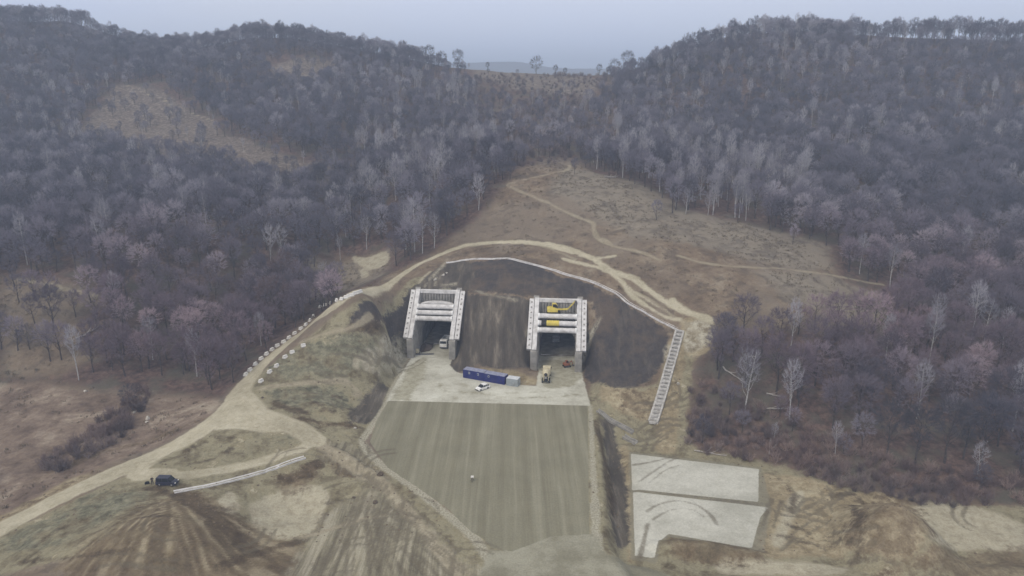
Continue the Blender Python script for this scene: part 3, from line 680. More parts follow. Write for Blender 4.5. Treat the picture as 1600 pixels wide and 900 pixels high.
def gval(arr, x, y):
    i = np.clip(np.searchsorted(gx, x)-1, 0, nx-2); j = np.clip(np.searchsorted(gy, y)-1, 0, ny-2)
    fx, fy = (x-gx[i])/(gx[i+1]-gx[i]), (y-gy[j])/(gy[j+1]-gy[j])
    return (arr[j, i]*(1-fx)+arr[j, i+1]*fx)*(1-fy) + (arr[j+1, i]*(1-fx)+arr[j+1, i+1]*fx)*fy
def scatter(cell, seed, ymax=700):
    r = np.random.default_rng(seed); xs = np.arange(-620, 620, cell); ys = np.arange(118, ymax, cell)
    x, y = np.meshgrid(xs, ys); x = (x + r.uniform(-.48, .48, x.shape)*cell).ravel(); y = (y + r.uniform(-.48, .48, y.shape)*cell).ravel()
    z = gval(GZ, x, y); px, dep = to_px(np.stack([x, y, z], 1))
    k = (px[:, 0] > -170) & (px[:, 0] < 1770) & (px[:, 1] < 1000) & (px[:, 1] > -30)
    return x[k], y[k], z[k], px[k], dep[k], r
def TRF(x, y): return gval(TR, x, y)
def inpoly(px, poly_):
    return sd_poly(px[:, 0].copy(), px[:, 1].copy(), [(a, b) for a, b in poly_]) < 0
BRUSH = [(1078,585),(1130,610),(1250,665),(1340,700),(1480,735),(1640,745),(1640,800),(1440,790),(1330,768),(1190,724),(1070,705)]
def openish_(px): return inpoly(px, [(120,200),(180,120),(260,135),(350,185),(590,250),(560,285),(430,292),(200,240)]) | inpoly(px, [(735,100),(940,118),(930,152),(740,122)])
items = {'broad': [], 'birch': [], 'bush': []}
x, y, z, px, dep, r = scatter(5.6, 1)
op = gval(A['open'], x, y); brush = inpoly(px, BRUSH)
den = np.ones(len(x)); den[brush] = .4
# only up to a little behind the crest lines
openish = inpoly(px, [(120,200),(180,120),(260,135),(350,185),(590,250),(560,285),(430,292),(200,240)]) | inpoly(px, [(420,100),(540,96),(500,130),(430,135)]) | inpoly(px, [(735,100),(940,118),(930,152),(740,122)])
slope = inpoly(px, [(0,432),(100,440),(175,465),(160,560),(300,600),(100,588),(0,588)])
clr = np.minimum.reduce([gval(A[k], x, y) for k in ('road', 'track', 'field', 'site')])
rj = r.random(len(x))
op = op + 7*(vnoise(x/9, y/9, 55)-.5)*sstep(-6, 3, op)
edge_ = (op <= 2.2) & (op > -9) & (y > 232) & (np.minimum.reduce([gval(A[k], x, y) for k in ('road', 'track', 'field', 'site', 'dark', 'net')]) > 2.5) & (rj < .13)
keep = edge_ | ((op > 2.2) & (r.random(len(x)) < den*.95)) | ((op <= 2.2) & openish & (r.random(len(x)) < .16)) | ((op <= 2.2) & slope & (clr > 2) & (r.random(len(x)) < .55))
nzb = vnoise(x/40, y/40, 77); pb = np.where((px[:, 0] > 560) & (px[:, 0] < 1260) & (px[:, 1] < 350), .30, .10)*np.where(nzb > .5, 1.6, .5)
pb[(px[:, 1] > 420)] *= .4
pb[dep > 520] *= .25
u = r.random(len(x)); hs = r.uniform(.62, 1.05, len(x)) + .25*(vnoise(x/17, y/17, 91)-.3); rz = r.uniform(0, 6.28, len(x)); vi = r.integers(0, 24, len(x))
keep &= ~(inpoly(px, [(735,100),(945,108),(930,170),(840,175),(745,150)]) & (r.random(len(x)) < .85))
keep &= ~inpoly(px, [(1365,675),(1515,675),(1530,760),(1350,760)])
keep &= ~((px[:, 0] > 728) & (px[:, 0] < 944) & (dep > 545) & (r.random(len(x)) < .97))
keep &= ~((px[:, 0] > 960) & (y > np.where(px[:, 0] < 1330, 590, 556))) & ~((px[:, 0] < 740) & (y > 662))
keep &= ~inpoly(px, [(545,398),(612,392),(618,425),(600,452),(560,470),(530,470)])
mid_ = inpoly(px, [(740,115),(955,120),(970,215),(900,252),(800,255),(740,190)]); keep &= ~(mid_ & (r.random(len(x)) < .55)); hs[mid_] *= .85
crest = (px[:, 0] > 1330) & (y > 520); vi[crest] = np.where(vi[crest] % 2, 3, 5); hs[crest] = np.clip(hs[crest]*1.1, .8, 1.2); keep &= ~(crest & (y < 534) & (rj < .5))
nose = np.minimum(np.abs(px[:, 0]-728), np.abs(px[:, 0]-944)); lowd = (nose < 70) & (dep > 520); hs[lowd] *= .55+.45*nose[lowd]/70; keep &= ~(lowd & (rj < .45))
hs *= np.where(dep > 400, .88, 1); hs[brush] *= .55; hs[edge_] *= .6; hs[openish & (op < 2)] *= .7
for i in np.nonzero(keep)[0]:
    kd = 'birch' if u[i] < pb[i] else 'broad'
    items[kd].append((x[i], y[i], z[i], hs[i]*(.95 if kd == 'birch' else 1), rz[i], vi[i], dep[i], px[i]))
# undergrowth
x, y, z, px, dep, r = scatter(5.0, 2, 650)
op = gval(A['open'], x, y); brush = inpoly(px, BRUSH); scr = gval(A['scrub'], x, y)
HEDGE = [(60,722),(120,690),(185,632),(215,600),(235,612),(205,680),(150,712),(90,742)]
hedge = inpoly(px, HEDGE); lower = inpoly(px, [(0,440),(180,460),(150,560),(300,600),(100,592),(0,592)]) | inpoly(px, [(480,395),(610,385),(600,432),(540,470),(470,480)])
site = np.minimum.reduce([gval(A[k], x, y) for k in ('site', 'road', 'track', 'apron', 'pad', 'sand', 'slabrim', 'dark', 'net', 'spoil', 'streaky', 'fan', 'fanzone', 'adirt', 'wet', 'field')])
site2 = np.minimum.reduce([gval(A[k], x, y) for k in ('site', 'road', 'track', 'apron', 'pad', 'sand', 'slabrim', 'dark', 'net')])
pr = np.zeros(len(x)); pr[op > 0] = .40; pr[(scr < 0)] = .4; pr[(op < 0) & (scr > 0) & (site > 3)] = .02; pr[(op < 3) & (op > -9) & (site > 2)] = .5; pr[lower & (site2 > 1)] = .8; pr[brush & (site2 > 1)] = 1.0; pr[openish_(px) & (site2 > 1)] = .3
pr[inpoly(px, [(1365,655),(1515,655),(1515,722),(1365,715)])] = .05; pr[(site2 < 1.2)] = 0; pr[(site < 1) & ~hedge] *= .0
pr[(px[:, 0] > 960) & (px[:, 0] < 1330) & (y > 505) & (y < 600)] = .9; pr[inpoly(px, [(740,115),(950,120),(960,250),(800,262),(740,190)]) & (site2 > 1)] = .65
pr[hedge] = .7
rr = r.random(len(x)); hs = r.uniform(.5, 1.25, len(x))*np.where(op > 0, 1.2, np.where(brush, 1.1, .75)); rz = r.uniform(0, 6.28, len(x)); vi = r.integers(0, 24, len(x))
for i in np.nonzero(rr < pr)[0]: items['bush'].append((x[i], y[i], z[i], hs[i], rz[i], vi[i], dep[i], px[i]))
x, y, z, px, dep, r = scatter(2.2, 3, 240)
hedge = inpoly(px, HEDGE); b2 = inpoly(px, BRUSH) & ~inpoly(px, [(1365,655),(1515,655),(1515,722),(1365,715)]) & (r.random(len(x)) < .75)
hedge &= r.random(len(x)) < .8
for i in np.nonzero(hedge | b2)[0]: items['bush'].append((x[i], y[i], z[i], r.uniform(.5, 1.1), r.uniform(0, 6.28), int(r.integers(0, 24)), dep[i], px[i]))

def where_(p):
    a, b = p
    if b < 130: return 'on the ridge under the sky' if not 700 < a < 960 else 'on the saddle under the sky'
    if a < 330 and b > 560: return 'beside the dry field on the left'
    if a < 560: return ('in the lower wood left of the gravel road' if b > 400 else 'in the middle of the left hillside wood' if b > 230 else 'high on the left hillside')
    if a < 800: return ('in the gully behind the left tunnel portal' if b > 300 else 'on the wooded slope above the gully')
    if a < 1060: return 'around the upper end of the winding track'
    if b > 580: return 'in the red brown wood edge above the concrete slabs' if a < 1330 else 'in the wood edge behind the soil heap'
    if b > 380: return 'in the lower right hillside wood'
    return 'on the right hillside above the scrub clearing'
def split(L, n, hgt):
    vis = [t for t in L if -20 < t[7][0] < 1620 and 10 < t[7][1] < 925]
    vis.sort(key=lambda t: -t[3]*hgt/t[6]); top = vis[:n]; ids = {id(t) for t in top}
    return top, [t for t in L if id(t) not in ids]
def place_tree(protos, t, name, label, cat, group):
    h, tm, cm, jm = protos[t[5] if isinstance(protos, dict) else t[5] % len(protos)]
    e = empty(name, (t[0], t[1], t[2]), t[4]); e.scale = (t[3],)*3
    for nm, me in (('trunk', tm), ('crown', cm)):
        o = bpy.data.objects.new(nm, me); COL.objects.link(o); o.parent = e
    return tag(e, label, cat, group)
# ---- trees that stand out in the photo, each with its own words
def solo(px, py, hpx, protos, v, name, label, cat, rz=0.0, group=None):
    p = at(px, py)
    while py < 130 and p[1] > 655: py += 1; p = at(px, py)
    dpt = to_px(p)[1]; h = hpx/F*dpt/math.cos(PITCH)*.97
    if protos is BROAD:
        m_ = TWR if 'reddish' in label else TWD if 'pale' not in label else TW; q_ = protos[v]; c_ = q_[2].copy(); c_.materials[0] = m_; protos = {v: (q_[0], q_[1], c_, q_[3])}
    e = place_tree(protos, (p[0], p[1], p[2], h/protos[v][0], rz, v), name, label, cat, group)
    return e
for a in [(648,394,88,0,'tall pale birch in the middle of three beside the gully behind the left portal'), (634,390,84,1,'tall pale birch leftmost of three beside the gully behind the left portal'), (660,396,72,3,'leaning pale birch rightmost of three beside the gully behind the left portal'),
          (1164,640,108,2,'forked whitish birch left of two above the concrete slabs'), (1233,656,104,0,'slim whitish birch right of two above the concrete slabs'), (1209,690,34,2,'short pale broken tree just above the upper concrete slab'),
          (183,486,66,1,'pale bushy birch at the lower wood edge above the dry field'), (1526,748,66,2,'small pale birch in front of dark trunks behind the soil heap'), (243,105,34,3,'white stemmed birch curving beside the high left clearing'),
          (318,252,56,1,'thin pale birch standing alone on the brown left clearing'), (1390,452,74,3,'thin pale dead stem at the right edge of the grass knoll')]:
    solo(a[0], a[1], a[2], BIRCH, a[3], 'birch_tree', a[4], 'birch', a[0])
for a in [(838,113,28,2,'round dark tree alone in the middle of the saddle skyline'), (716,99,30,1,'dense dark tree at the left end of the saddle skyline'), (672,94,30,4,'dark tree with a pointed crown left of the saddle'), (630,84,28,0,'round pale crowned tree on the left ridge near the saddle'),
          (690,96,24,2,'low dark tree beside the dense one left of the saddle'), (762,103,14,5,'small dark tree on the left part of the saddle'), (868,114,16,3,'small thin tree right of the lone round saddle tree'), (883,115,13,4,'lowest thin tree right of the lone round saddle tree'),
          (980,112,34,1,'broad rounded tree where the right ridge meets the saddle'), (960,116,24,2,'smaller tree left of the broad one at the right end of the saddle'), (936,118,18,0,'small dark tree at the foot of the right ridge skyline'), (1024,96,26,3,'narrow tree standing above the right ridge slope'),
          (204,636,40,2,'dark bare tree at the upper end of the hedge in the dry field'), (1222,362,56,1,'big round dark tree at the edge of the scrub clearing'), (430,512,86,1,'big reddish tree at the wood edge left of the gravel road'), (445,470,80,3,'tall reddish tree behind the wood edge left of the gravel road'), (410,290,40,2,'round dark tree on the lower edge of the brown left clearing'),
          (1385,715,96,3,'dark trunked tree leftmost in the row behind the soil heap'), (1430,725,104,5,'dark trunked tree second in the row behind the soil heap'), (1475,724,112,3,'tallest dark trunked tree in the row behind the soil heap'), (1505,718,96,5,'dark trunked tree rightmost in the row behind the soil heap')]:
    solo(a[0], a[1], a[2], BROAD, a[3], 'bare_tree', a[4], 'tree', a[0])
for kd, protos, n, name, adj, cat, group in (('broad', BROAD, 270, 'bare_tree', ('tall dark leafless tree ', 'dark leafless tree of middle height ', 'low dark leafless tree '), 'tree', 'bare trees of the hillside woods'),
                                             ('birch', BIRCH, 220, 'birch_tree', ('tall pale slender birch ', 'pale slender birch of middle height ', 'low pale slender birch '), 'birch', 'pale birches of the hillside woods')):
    top, rest = split(items[kd], n, protos[0][0])
    for t in top: place_tree(protos, t, name, adj[0 if t[3] > 1.03 else 1 if t[3] > .87 else 2] + where_(t[7]), cat, group)
    items[kd] = rest
top, rest = split(items['bush'], 280, 3.0); items['bush'] = rest
for t in top:
    o = bpy.data.objects.new('bush', BUSH[t[5] % 4][1]); COL.objects.link(o); o.location = t[:3]; o.scale = (t[3],)*3; o.rotation_euler = (0, 0, t[4])
    tag(o, ('large ' if t[3] > 1 else 'small ')+'bare twiggy bush ' + ('of the dark hedge in the dry field' if inpoly(np.array([t[7]]), HEDGE)[0] else where_(t[7])), 'bush', 'bare bushes')
# ---- the rest of the woods, thousands more of the same kinds: one object per kind
def wood(name, protos, L):
    pc = bpy.data.collections.new(name+'_kinds')
    for i, me in enumerate(protos): pc.objects.link(bpy.data.objects.new(f'{name}_kind_{i}', me))
    me = bpy.data.meshes.new(name); me.from_pydata([(t[0], t[1], t[2]) for t in L], [], [])
    a = me.attributes.new('yaw', 'FLOAT_VECTOR', 'POINT'); a.data.foreach_set('vector', np.array([(0, 0, t[4]) for t in L], np.float32).ravel())
    a = me.attributes.new('size', 'FLOAT', 'POINT'); a.data.foreach_set('value', np.array([t[3] for t in L], np.float32))
    a = me.attributes.new('pick', 'INT', 'POINT'); a.data.foreach_set('value', np.array([t[5] % len(protos) for t in L], np.int32))
    o = bpy.data.objects.new(name, me); COL.objects.link(o)
    ng = bpy.data.node_groups.new(name, 'GeometryNodeTree')
    ng.interface.new_socket('Geometry', in_out='INPUT', socket_type='NodeSocketGeometry'); ng.interface.new_socket('Geometry', in_out='OUTPUT', socket_type='NodeSocketGeometry')
    N = ng.nodes; gi, go = N.new('NodeGroupInput'), N.new('NodeGroupOutput'); ip = N.new('GeometryNodeInstanceOnPoints'); ci = N.new('GeometryNodeCollectionInfo')
    ci.inputs['Collection'].default_value = pc; ci.inputs['Separate Children'].default_value = True; ci.inputs['Reset Children'].default_value = True
    ip.inputs['Pick Instance'].default_value = True
    def na(nm, tp):
        k = N.new('GeometryNodeInputNamedAttribute'); k.data_type = tp; k.inputs['Name'].default_value = nm; return k.outputs[0]
    ng.links.new(gi.outputs[0], ip.inputs['Points']); ng.links.new(ci.outputs[0], ip.inputs['Instance'])
    ng.links.new(na('pick', 'INT'), ip.inputs['Instance Index']); ng.links.new(na('yaw', 'FLOAT_VECTOR'), ip.inputs['Rotation']); ng.links.new(na('size', 'FLOAT'), ip.inputs['Scale'])
    ng.links.new(ip.outputs[0], go.inputs[0])
    o.modifiers.new('scatter', 'NODES').node_group = ng
    return tag(o, kind='stuff')
tag(wood('distant_wood', [p[3] for p in BROAD], items['broad']), 'mass of dark leafless trees covering both hillsides up to the ridges', 'woodland')
tag(wood('distant_birches', [p[3] for p in BIRCH], items['birch']), 'pale birches scattered through the hillside woods', 'woodland')
tag(wood('undergrowth', [p[1] for p in BUSH], items['bush']), 'twiggy undergrowth between the trees on the slopes', 'undergrowth')
# ---- dead grass tufts on the open hill and field, loose clods on the worked soil
STRAW = simple('dry_grass', (.20, .165, .115), .95, var=.35, scale=.3); CLODM = simple('loose_soil', (.16, .125, .085), .95, var=.4, scale=.5)
TUFT = []
for i in range(3):
    C = make_bush(400+i, .55, 9, .05); me = C.mesh('tuft', [STRAW]); TUFT.append(me)
CLODS = []
for i in range(3):
    bm = bmesh.new(); bmesh.ops.create_icosphere(bm, subdivisions=1, radius=.5); rnd = random.Random(500+i)
    for v in bm.verts: v.co *= rnd.uniform(.65, 1.2); v.co.z *= .7
    me = bpy.data.meshes.new('clod'); bm.to_mesh(me); bm.free(); me.materials.append(CLODM); CLODS.append(me)
x, y, z, px, dep, r = scatter(1.5, 9, 340)
op = gval(A['open'], x, y); hard = np.minimum.reduce([gval(A[k], x, y) for k in ('site', 'road', 'track', 'apron', 'pad', 'sand', 'slabrim', 'dark', 'net', 'pale', 'shoulder', 'gravel')])
sc_ = gval(A['scrub'], x, y); pt = np.where(sc_ < 0, .5, .22)*np.where(vnoise(x/11, y/11, 33) > .5, 1.5, .4); k = (op < 2) & (hard > .8) & (r.random(len(x)) < pt)
T_ = [(x[i], y[i], z[i], r.uniform(.5, 1.6), r.uniform(0, 6.28), int(r.integers(0, 24)), 0, 0) for i in np.nonzero(k)[0]]
x, y, z, px, dep, r = scatter(1.0, 10, 230)
road = np.minimum.reduce([gval(A[k], x, y) for k in ('road', 'pad', 'apron', 'slab', 'pale', 'gravel')]); so = np.minimum.reduce([gval(A[k], x, y) for k in ('site', 'brown', 'sand', 'spoil')])
k = (so < 0) & (road > .4) & (TRF(x, y) > 1) & (r.random(len(x)) < .22*np.where(gval(A['brown'], x, y) < 0, 1.6, .7))
C_ = [(x[i], y[i], z[i], r.uniform(.15, .75)*r.uniform(.4, 1), r.uniform(0, 6.28), int(r.integers(0, 24)), 0, 0) for i in np.nonzero(k)[0]]
tag(wood('grass_tufts', TUFT, T_), 'dead grass tufts on the open slopes', 'grass'); tag(wood('loose_clods', CLODS, C_), 'loose clods and stones on the worked soil', 'stones')
print('COUNTS', {k: len(v) for k, v in items.items()}, 'grid', GX.shape)

# ------------------------------------------------------------------ mesh building helpers for the built things
class B:
    def __init__(s): s.bm = bmesh.new()
    def box(s, c, d, rot=None, bev=0.0, taper=None):
        r = bmesh.ops.create_cube(s.bm, size=1); vs = r['verts']
        for v in vs:
            if taper and v.co.z > 0: v.co.x *= taper[0]; v.co.y *= taper[1]
            v.co = Vector((v.co.x*d[0], v.co.y*d[1], v.co.z*d[2]))
        if bev: 
            es = list({e for v in vs for e in v.link_edges}); q = bmesh.ops.bevel(s.bm, geom=es, offset=bev, segments=2, affect='EDGES', profile=.7); vs = list({v for f in q['faces'] for v in f.verts} | {v for v in vs if v.is_valid})
        M_ = Matrix.Translation(Vector(c)) @ (rot.to_4x4() if rot else Matrix())
        bmesh.ops.transform(s.bm, matrix=M_, verts=vs); return s
    def cyl(s, p0, p1, r, n=16, r1=None):
        p0, p1 = Vector(p0), Vector(p1); d = p1-p0
        q = bmesh.ops.create_cone(s.bm, cap_ends=True, segments=n, radius1=r, radius2=r if r1 is None else r1, depth=d.length)
        bmesh.ops.transform(s.bm, matrix=Matrix.Translation((p0+p1)/2) @ d.to_track_quat('Z', 'Y').to_matrix().to_4x4(), verts=q['verts']); return s
    def prism(s, prof, a0, a1, axis='x', taper=1.0):
        """prof: (u, z) outline; extruded along axis from a0 to a1"""
        def P(u, z, a): return (a, u, z) if axis == 'x' else (u, a, z)
        v0 = [s.bm.verts.new(P(u, z, a0)) for u, z in prof]; v1 = [s.bm.verts.new(P(u, z, a1)) for u, z in prof]; n = len(prof)
        s.bm.faces.new(v0); s.bm.faces.new(v1[::-1])
        for i in range(n): s.bm.faces.new((v0[i], v1[i], v1[(i+1) % n], v0[(i+1) % n]))
        return s
    def strip(s, rings, closed=False):
        """rings of points joined to a surface"""
        R_ = [[s.bm.verts.new(p) for p in r] for r in rings]; n = len(R_[0])
        for a, b in zip(R_[:-1], R_[1:]):
            for i in range(n if closed else n-1): s.bm.faces.new((a[i], a[(i+1) % n], b[(i+1) % n], b[i]))
        if closed: s.bm.faces.new(R_[0][::-1]); s.bm.faces.new(R_[-1])
        return s
    def build(s, name, mat, parent=None, smooth=False):
        bmesh.ops.recalc_face_normals(s.bm, faces=s.bm.faces[:])
        me = bpy.data.meshes.new(name); s.bm.to_mesh(me); s.bm.free(); me.materials.append(mat)
        if smooth:
            me.polygons.foreach_set('use_smooth', [True]*len(me.polygons)); me.set_sharp_from_angle(angle=R(40))
        o = bpy.data.objects.new(name, me); COL.objects.link(o)
        if parent: o.parent = parent
        return o
CONC = simple('concrete_pale', (.60, .585, .57), .85, var=.16, scale=.8, dirt=(.36, .34, .32), dscale=.35)
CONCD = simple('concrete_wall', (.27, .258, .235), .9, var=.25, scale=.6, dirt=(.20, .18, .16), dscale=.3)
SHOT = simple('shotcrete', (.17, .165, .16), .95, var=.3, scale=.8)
BLOCKM = simple('concrete_block', (.66, .64, .60), .85, var=.15, scale=2, dirt=(.35, .32, .27), dscale=1.1)
BLUE = simple('blue_steel', (.017, .022, .14), .5, var=.2, scale=.7, dirt=(.05, .05, .12), dscale=.6)
BLUEROOF = simple('container_roof', (.26, .27, .36), .6, var=.2, dirt=(.16, .15, .16))
GREYM = simple('grey_sheet', (.30, .33, .34), .55, var=.15, dirt=(.2, .19, .17)); GREYL = simple('pale_sheet', (.58, .60, .62), .5, var=.1, dirt=(.4, .38, .35))
WHITE = simple('white_paint', (.78, .78, .76), .35, var=.06, dirt=(.5, .47, .42), dscale=.9); NAVY = simple('navy_paint', (.022, .024, .045), .3, var=.1, dirt=(.07, .06, .06), dscale=1.2)
GLASS = simple('dark_glass', (.012, .014, .018), .12, var=.1); TYRE = simple('rubber', (.025, .024, .023), .9); RIM = simple('rim_metal', (.35, .35, .36), .4, .6)
YEL = simple('yellow_paint', (.62, .50, .10), .5, var=.12, dirt=(.30, .24, .12), dscale=1.0); ORG = simple('orange_paint', (.27, .10, .045), .5, var=.15, dirt=(.18, .10, .06)); BEIGE = simple('beige_paint', (.58, .52, .36), .55, var=.12, dirt=(.33, .28, .19), dscale=.8)
BLACKM = simple('black_metal', (.03, .03, .03), .6, .2); STEEL = simple('grey_steel', (.22, .22, .22), .5, .5, dirt=(.12, .09, .07)); LAMP = simple('lamp_lens', (.75, .75, .70), .15)
DARKG = simple('dark_grey_paint', (.11, .11, .12), .5, dirt=(.2, .17, .13)); ROCK = simple('rock', (.44, .41, .36), .95, var=.3, scale=1.2); WOOD = simple('dead_wood', (.40, .37, .34), .9, var=.25, scale=2, dirt=(.2, .17, .15))
CLOD = simple('soil_clod', (.10, .078, .058), .95, var=.3); CLOTH = simple('black_cloth', (.012, .012, .014), .9); SKIN = simple('skin', (.45, .28, .20), .6); HAIR = simple('dark_hair', (.02, .015, .012), .8)

# ------------------------------------------------------------------ the two tunnel portals
def portal(i, label):
    c = pl(i, 0, 0); root = empty('tunnel_portal', (c[0], c[1], 0), YAW); tag(root, label, 'tunnel portal', 'tunnel portals')
    SL = (Z1P-Z0P)/RUN; ang = math.atan(SL); Ls = math.hypot(RUN, Z1P-Z0P); rot = Matrix.Rotation(ang, 3, 'X')
    def on(s, up=0.0): return s*RUN - math.sin(ang)*up, Z0P + s*(Z1P-Z0P) + math.cos(ang)*up
    for sg in (-1, 1):
        a, b = sorted((sg*IN, sg*(IN+1.75)))
        w = B().prism([(-.9, -.3), (-.9, Z0P-.75), (RUN+1.2, Z0P-.75+SL*(RUN+2.1)), (RUN+1.2, -.3)], a, b); 
        for k in range(11):                                             # the bored piles that make up the wall
            y = -.4+k*1.28; w.cyl((sg*(IN+.12), y, -.2), (sg*(IN+.12), y, Z0P-.85+SL*(y+.6)), .52, 10)
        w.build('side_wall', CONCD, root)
        cb = B(); cb.box((sg*(IN+.62), *on(.5)), (1.34, Ls+1.2, 1.15), rot, .05); cb.build('capping_beam', CONC, root)
        ob = B(); ob.box((sg*(IN+2.22), *on(.5, -.12)), (1.46, Ls+.6, 1.0), rot, .05); obo = ob.build('outer_beam', CONC, root)
        an = B()
        for k in range(9): an.box((sg*(IN+2.22), *on(.06+k*.11, .46)), (.42, .42, .22), rot, .03)
        an.build('anchor_head', CONCD, obo)
    tb = B().box((0, RUN+.35, Z1P-.05), (2*IN+1.3, 1.2, 1.1), None, .05).build('top_beam', CONC, root)
    for s in ((.655, .525, .40) if i == 0 else (.66, .515, .375)):
        y, z = on(s, .2); st = B().cyl((-IN+.02, y, z), (IN-.02, y, z), .80, 24).build('strut', CONC, root, True)
        for sg in (-1, 1): B().cyl((sg*(IN-.02), y, z), (sg*(IN-.5), y, z), .93, 24).build('collar', WHITE, st, True)
        if i == 1 and s == .515:
            B().cyl((-3.3, y, z), (.6, y, z), .90, 24).build('yellow_sleeve', YEL, st, True); B().cyl((-4.9, y, z), (-3.3, y, z), .87, 24).build('dark_sleeve', BLACKM, st, True)
    # headwall with the arched opening, lining behind it
    hw, sp, ri = 5.7, 3.6, 6.6
    arc = [(hw*math.cos(t), sp+ri*math.sin(t)) for t in np.linspace(0, math.pi, 21)]
    hb = B(); y0, y1 = RUN+.3, RUN+1.5
    inner = [(hw, -.2)] + arc + [(-hw, -.2)]
    outer = [(IN+.8, -.2)] + [((IN+.8)*max(-1, min(1, math.cos(t)*1.5)), sp+ (Z1P-.6-sp)*max(0, min(1, math.sin(t)*1.45))) for t in np.linspace(0, math.pi, 21)] + [(-IN-.8, -.2)]
    for yy in (y0, y1): hb.strip([[(x, yy, z) for x, z in inner], [(x, yy, z) for x, z in outer]])
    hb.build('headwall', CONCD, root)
    pv_ = B()
    for k in range(13): pv_.cyl((-5.7+k*.95, RUN+.32, 11.4), (-5.7+k*.95, RUN+.32, Z1P-.7), .42, 10)
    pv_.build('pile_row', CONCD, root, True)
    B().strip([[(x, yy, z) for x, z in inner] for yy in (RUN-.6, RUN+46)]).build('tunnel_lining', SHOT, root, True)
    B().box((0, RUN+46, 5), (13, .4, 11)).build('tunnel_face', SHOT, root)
    B().box((0, RUN+23.2, -.10), (11.6, 45.0, .2)).build('tunnel_floor', simple('tunnel_floor_dust', (.36, .335, .28), .95, var=.25, scale=.4), root)
    if i == 0:
        lo = [(6.0*math.cos(t), 13.7+.6*math.sin(t)) for t in np.linspace(0, math.pi, 17)]; hi = [(6.04*math.cos(t), 14.3+1.5*math.sin(t)) for t in np.linspace(0, math.pi, 17)]
        B().strip([[(x, 9.5, z) for x, z in lo], [(x, 9.5, z) for x, z in hi], [(x, 11.6, z) for x, z in hi], [(x, 11.6, z) for x, z in lo], [(x, 9.5, z) for x, z in lo]]).build('arched_rib', CONC, root, True)
    else:
        B().box((0, 10.9, 14.2), (2*IN-.1, 2.9, .5), None, .04).build('work_platform', GREYL, root)
    return root
portal(0, 'left tunnel portal, white sloping beams with a pale arched rib behind the struts')
portal(1, 'right tunnel portal, white sloping beams with a yellow sleeve on the middle strut')

# ------------------------------------------------------------------ vehicles (x forward, built at the ground point)
def wheel(parent, x, y, r, w):
    t = B().cyl((x, y-w/2, r), (x, y+w/2, r), r, 20).build('wheel', TYRE, parent, True)
    B().cyl((x, y-w/2-.012, r), (x, y+w/2+.012, r), r*.58, 14).build('rim', RIM, t, True)
def shell(parent, name, prof, w, mat, taper=.0, bev=.05):
    """side outline (x, z) lofted across the width, rounded and drawn in towards the top"""
    b = B(); zs = [p[1] for p in prof]; z0, z1 = min(zs), max(zs)
    b.prism(prof, -w/2, w/2, 'y')
    for v in b.bm.verts: v.co.y *= 1-taper*(v.co.z-z0)/(z1-z0)
    bmesh.ops.bevel(b.bm, geom=b.bm.edges[:], offset=bev, segments=2, affect='EDGES', profile=.7, clamp_overlap=True)
    return b.build(name, mat, parent, True)
def car(name, p, rz, L, Wd, H, paint, label, cat, van=False):
    root = empty(name, p, rz); tag(root, label, cat); h = L/2; bl = H*(.60 if not van else .56)
    body = shell(root, 'body', [(-h, .32), (-h+.02, bl*.97), (h*.42, bl), (h*.80, bl*.86), (h*.98, bl*.72), (h, .40), (h*.93, .24), (-h*.95, .24)], Wd, paint, .06, .06)
    if van: cab = [(-h+.05, bl-.04), (-h+.12, H-.05), (-h+.3, H), (h*.30, H-.02), (h*.62, bl-.04)]
    else: cab = [(-h*.92, bl-.04), (-h*.66, H-.04), (-h*.5, H), (h*.08, H-.01), (h*.50, bl-.04)]
    shell(root, 'windows', cab, Wd*.93, GLASS, .16, .05)
    rf = [(cab[1][0]+.06, H-.09), (cab[1][0]+.10, H+.012), (cab[3][0]-.02, H+.012), (cab[3][0]+.06, H-.09)]
    shell(root, 'roof', rf, Wd*.82, paint, .05, .03)
    for fx in ((cab[1][0]+cab[2][0])/2, (cab[1][0]+cab[3][0])/2, cab[3][0]):
        for sg in (-1, 1): B().box((fx, sg*Wd*.425, (bl+H)/2-.03), (.10, .05, H-bl), Matrix.Rotation(sg*R(9), 3, 'X')).build('pillar', paint, root)
    for wx in (-h*.60, h*.62):
        for sg in (-1, 1): wheel(root, wx, sg*(Wd/2-.10), .33, .22)
    for sg in (-1, 1):
        B().box((h*.955, sg*Wd*.36, bl*.70), (.14, .34, .14), None, .03).build('headlight', LAMP, root); B().box((-h-.004, sg*Wd*.42, bl*.80), (.05, .14, .28), None, .02).build('tail_light', ORG, root)
        B().box((h*.42, sg*(Wd/2+.07), bl+.06), (.12, .18, .14), None, .03).build('mirror', paint, root)
    B().box((h+.01, 0, .40), (.10, Wd*.9, .18), None, .03).build('bumper', BLACKM, root)
    return root
p = at(262, 757); car('parked_van', p, R(-3), 4.2, 1.75, 1.75, NAVY, 'dark blue van parked on the dirt road at the left', 'van', True)
p = at_Z(754, 608, .004); car('parked_car', p, R(180+42), 4.3, 1.8, 1.5, WHITE, 'white car parked in front of the blue containers', 'car')

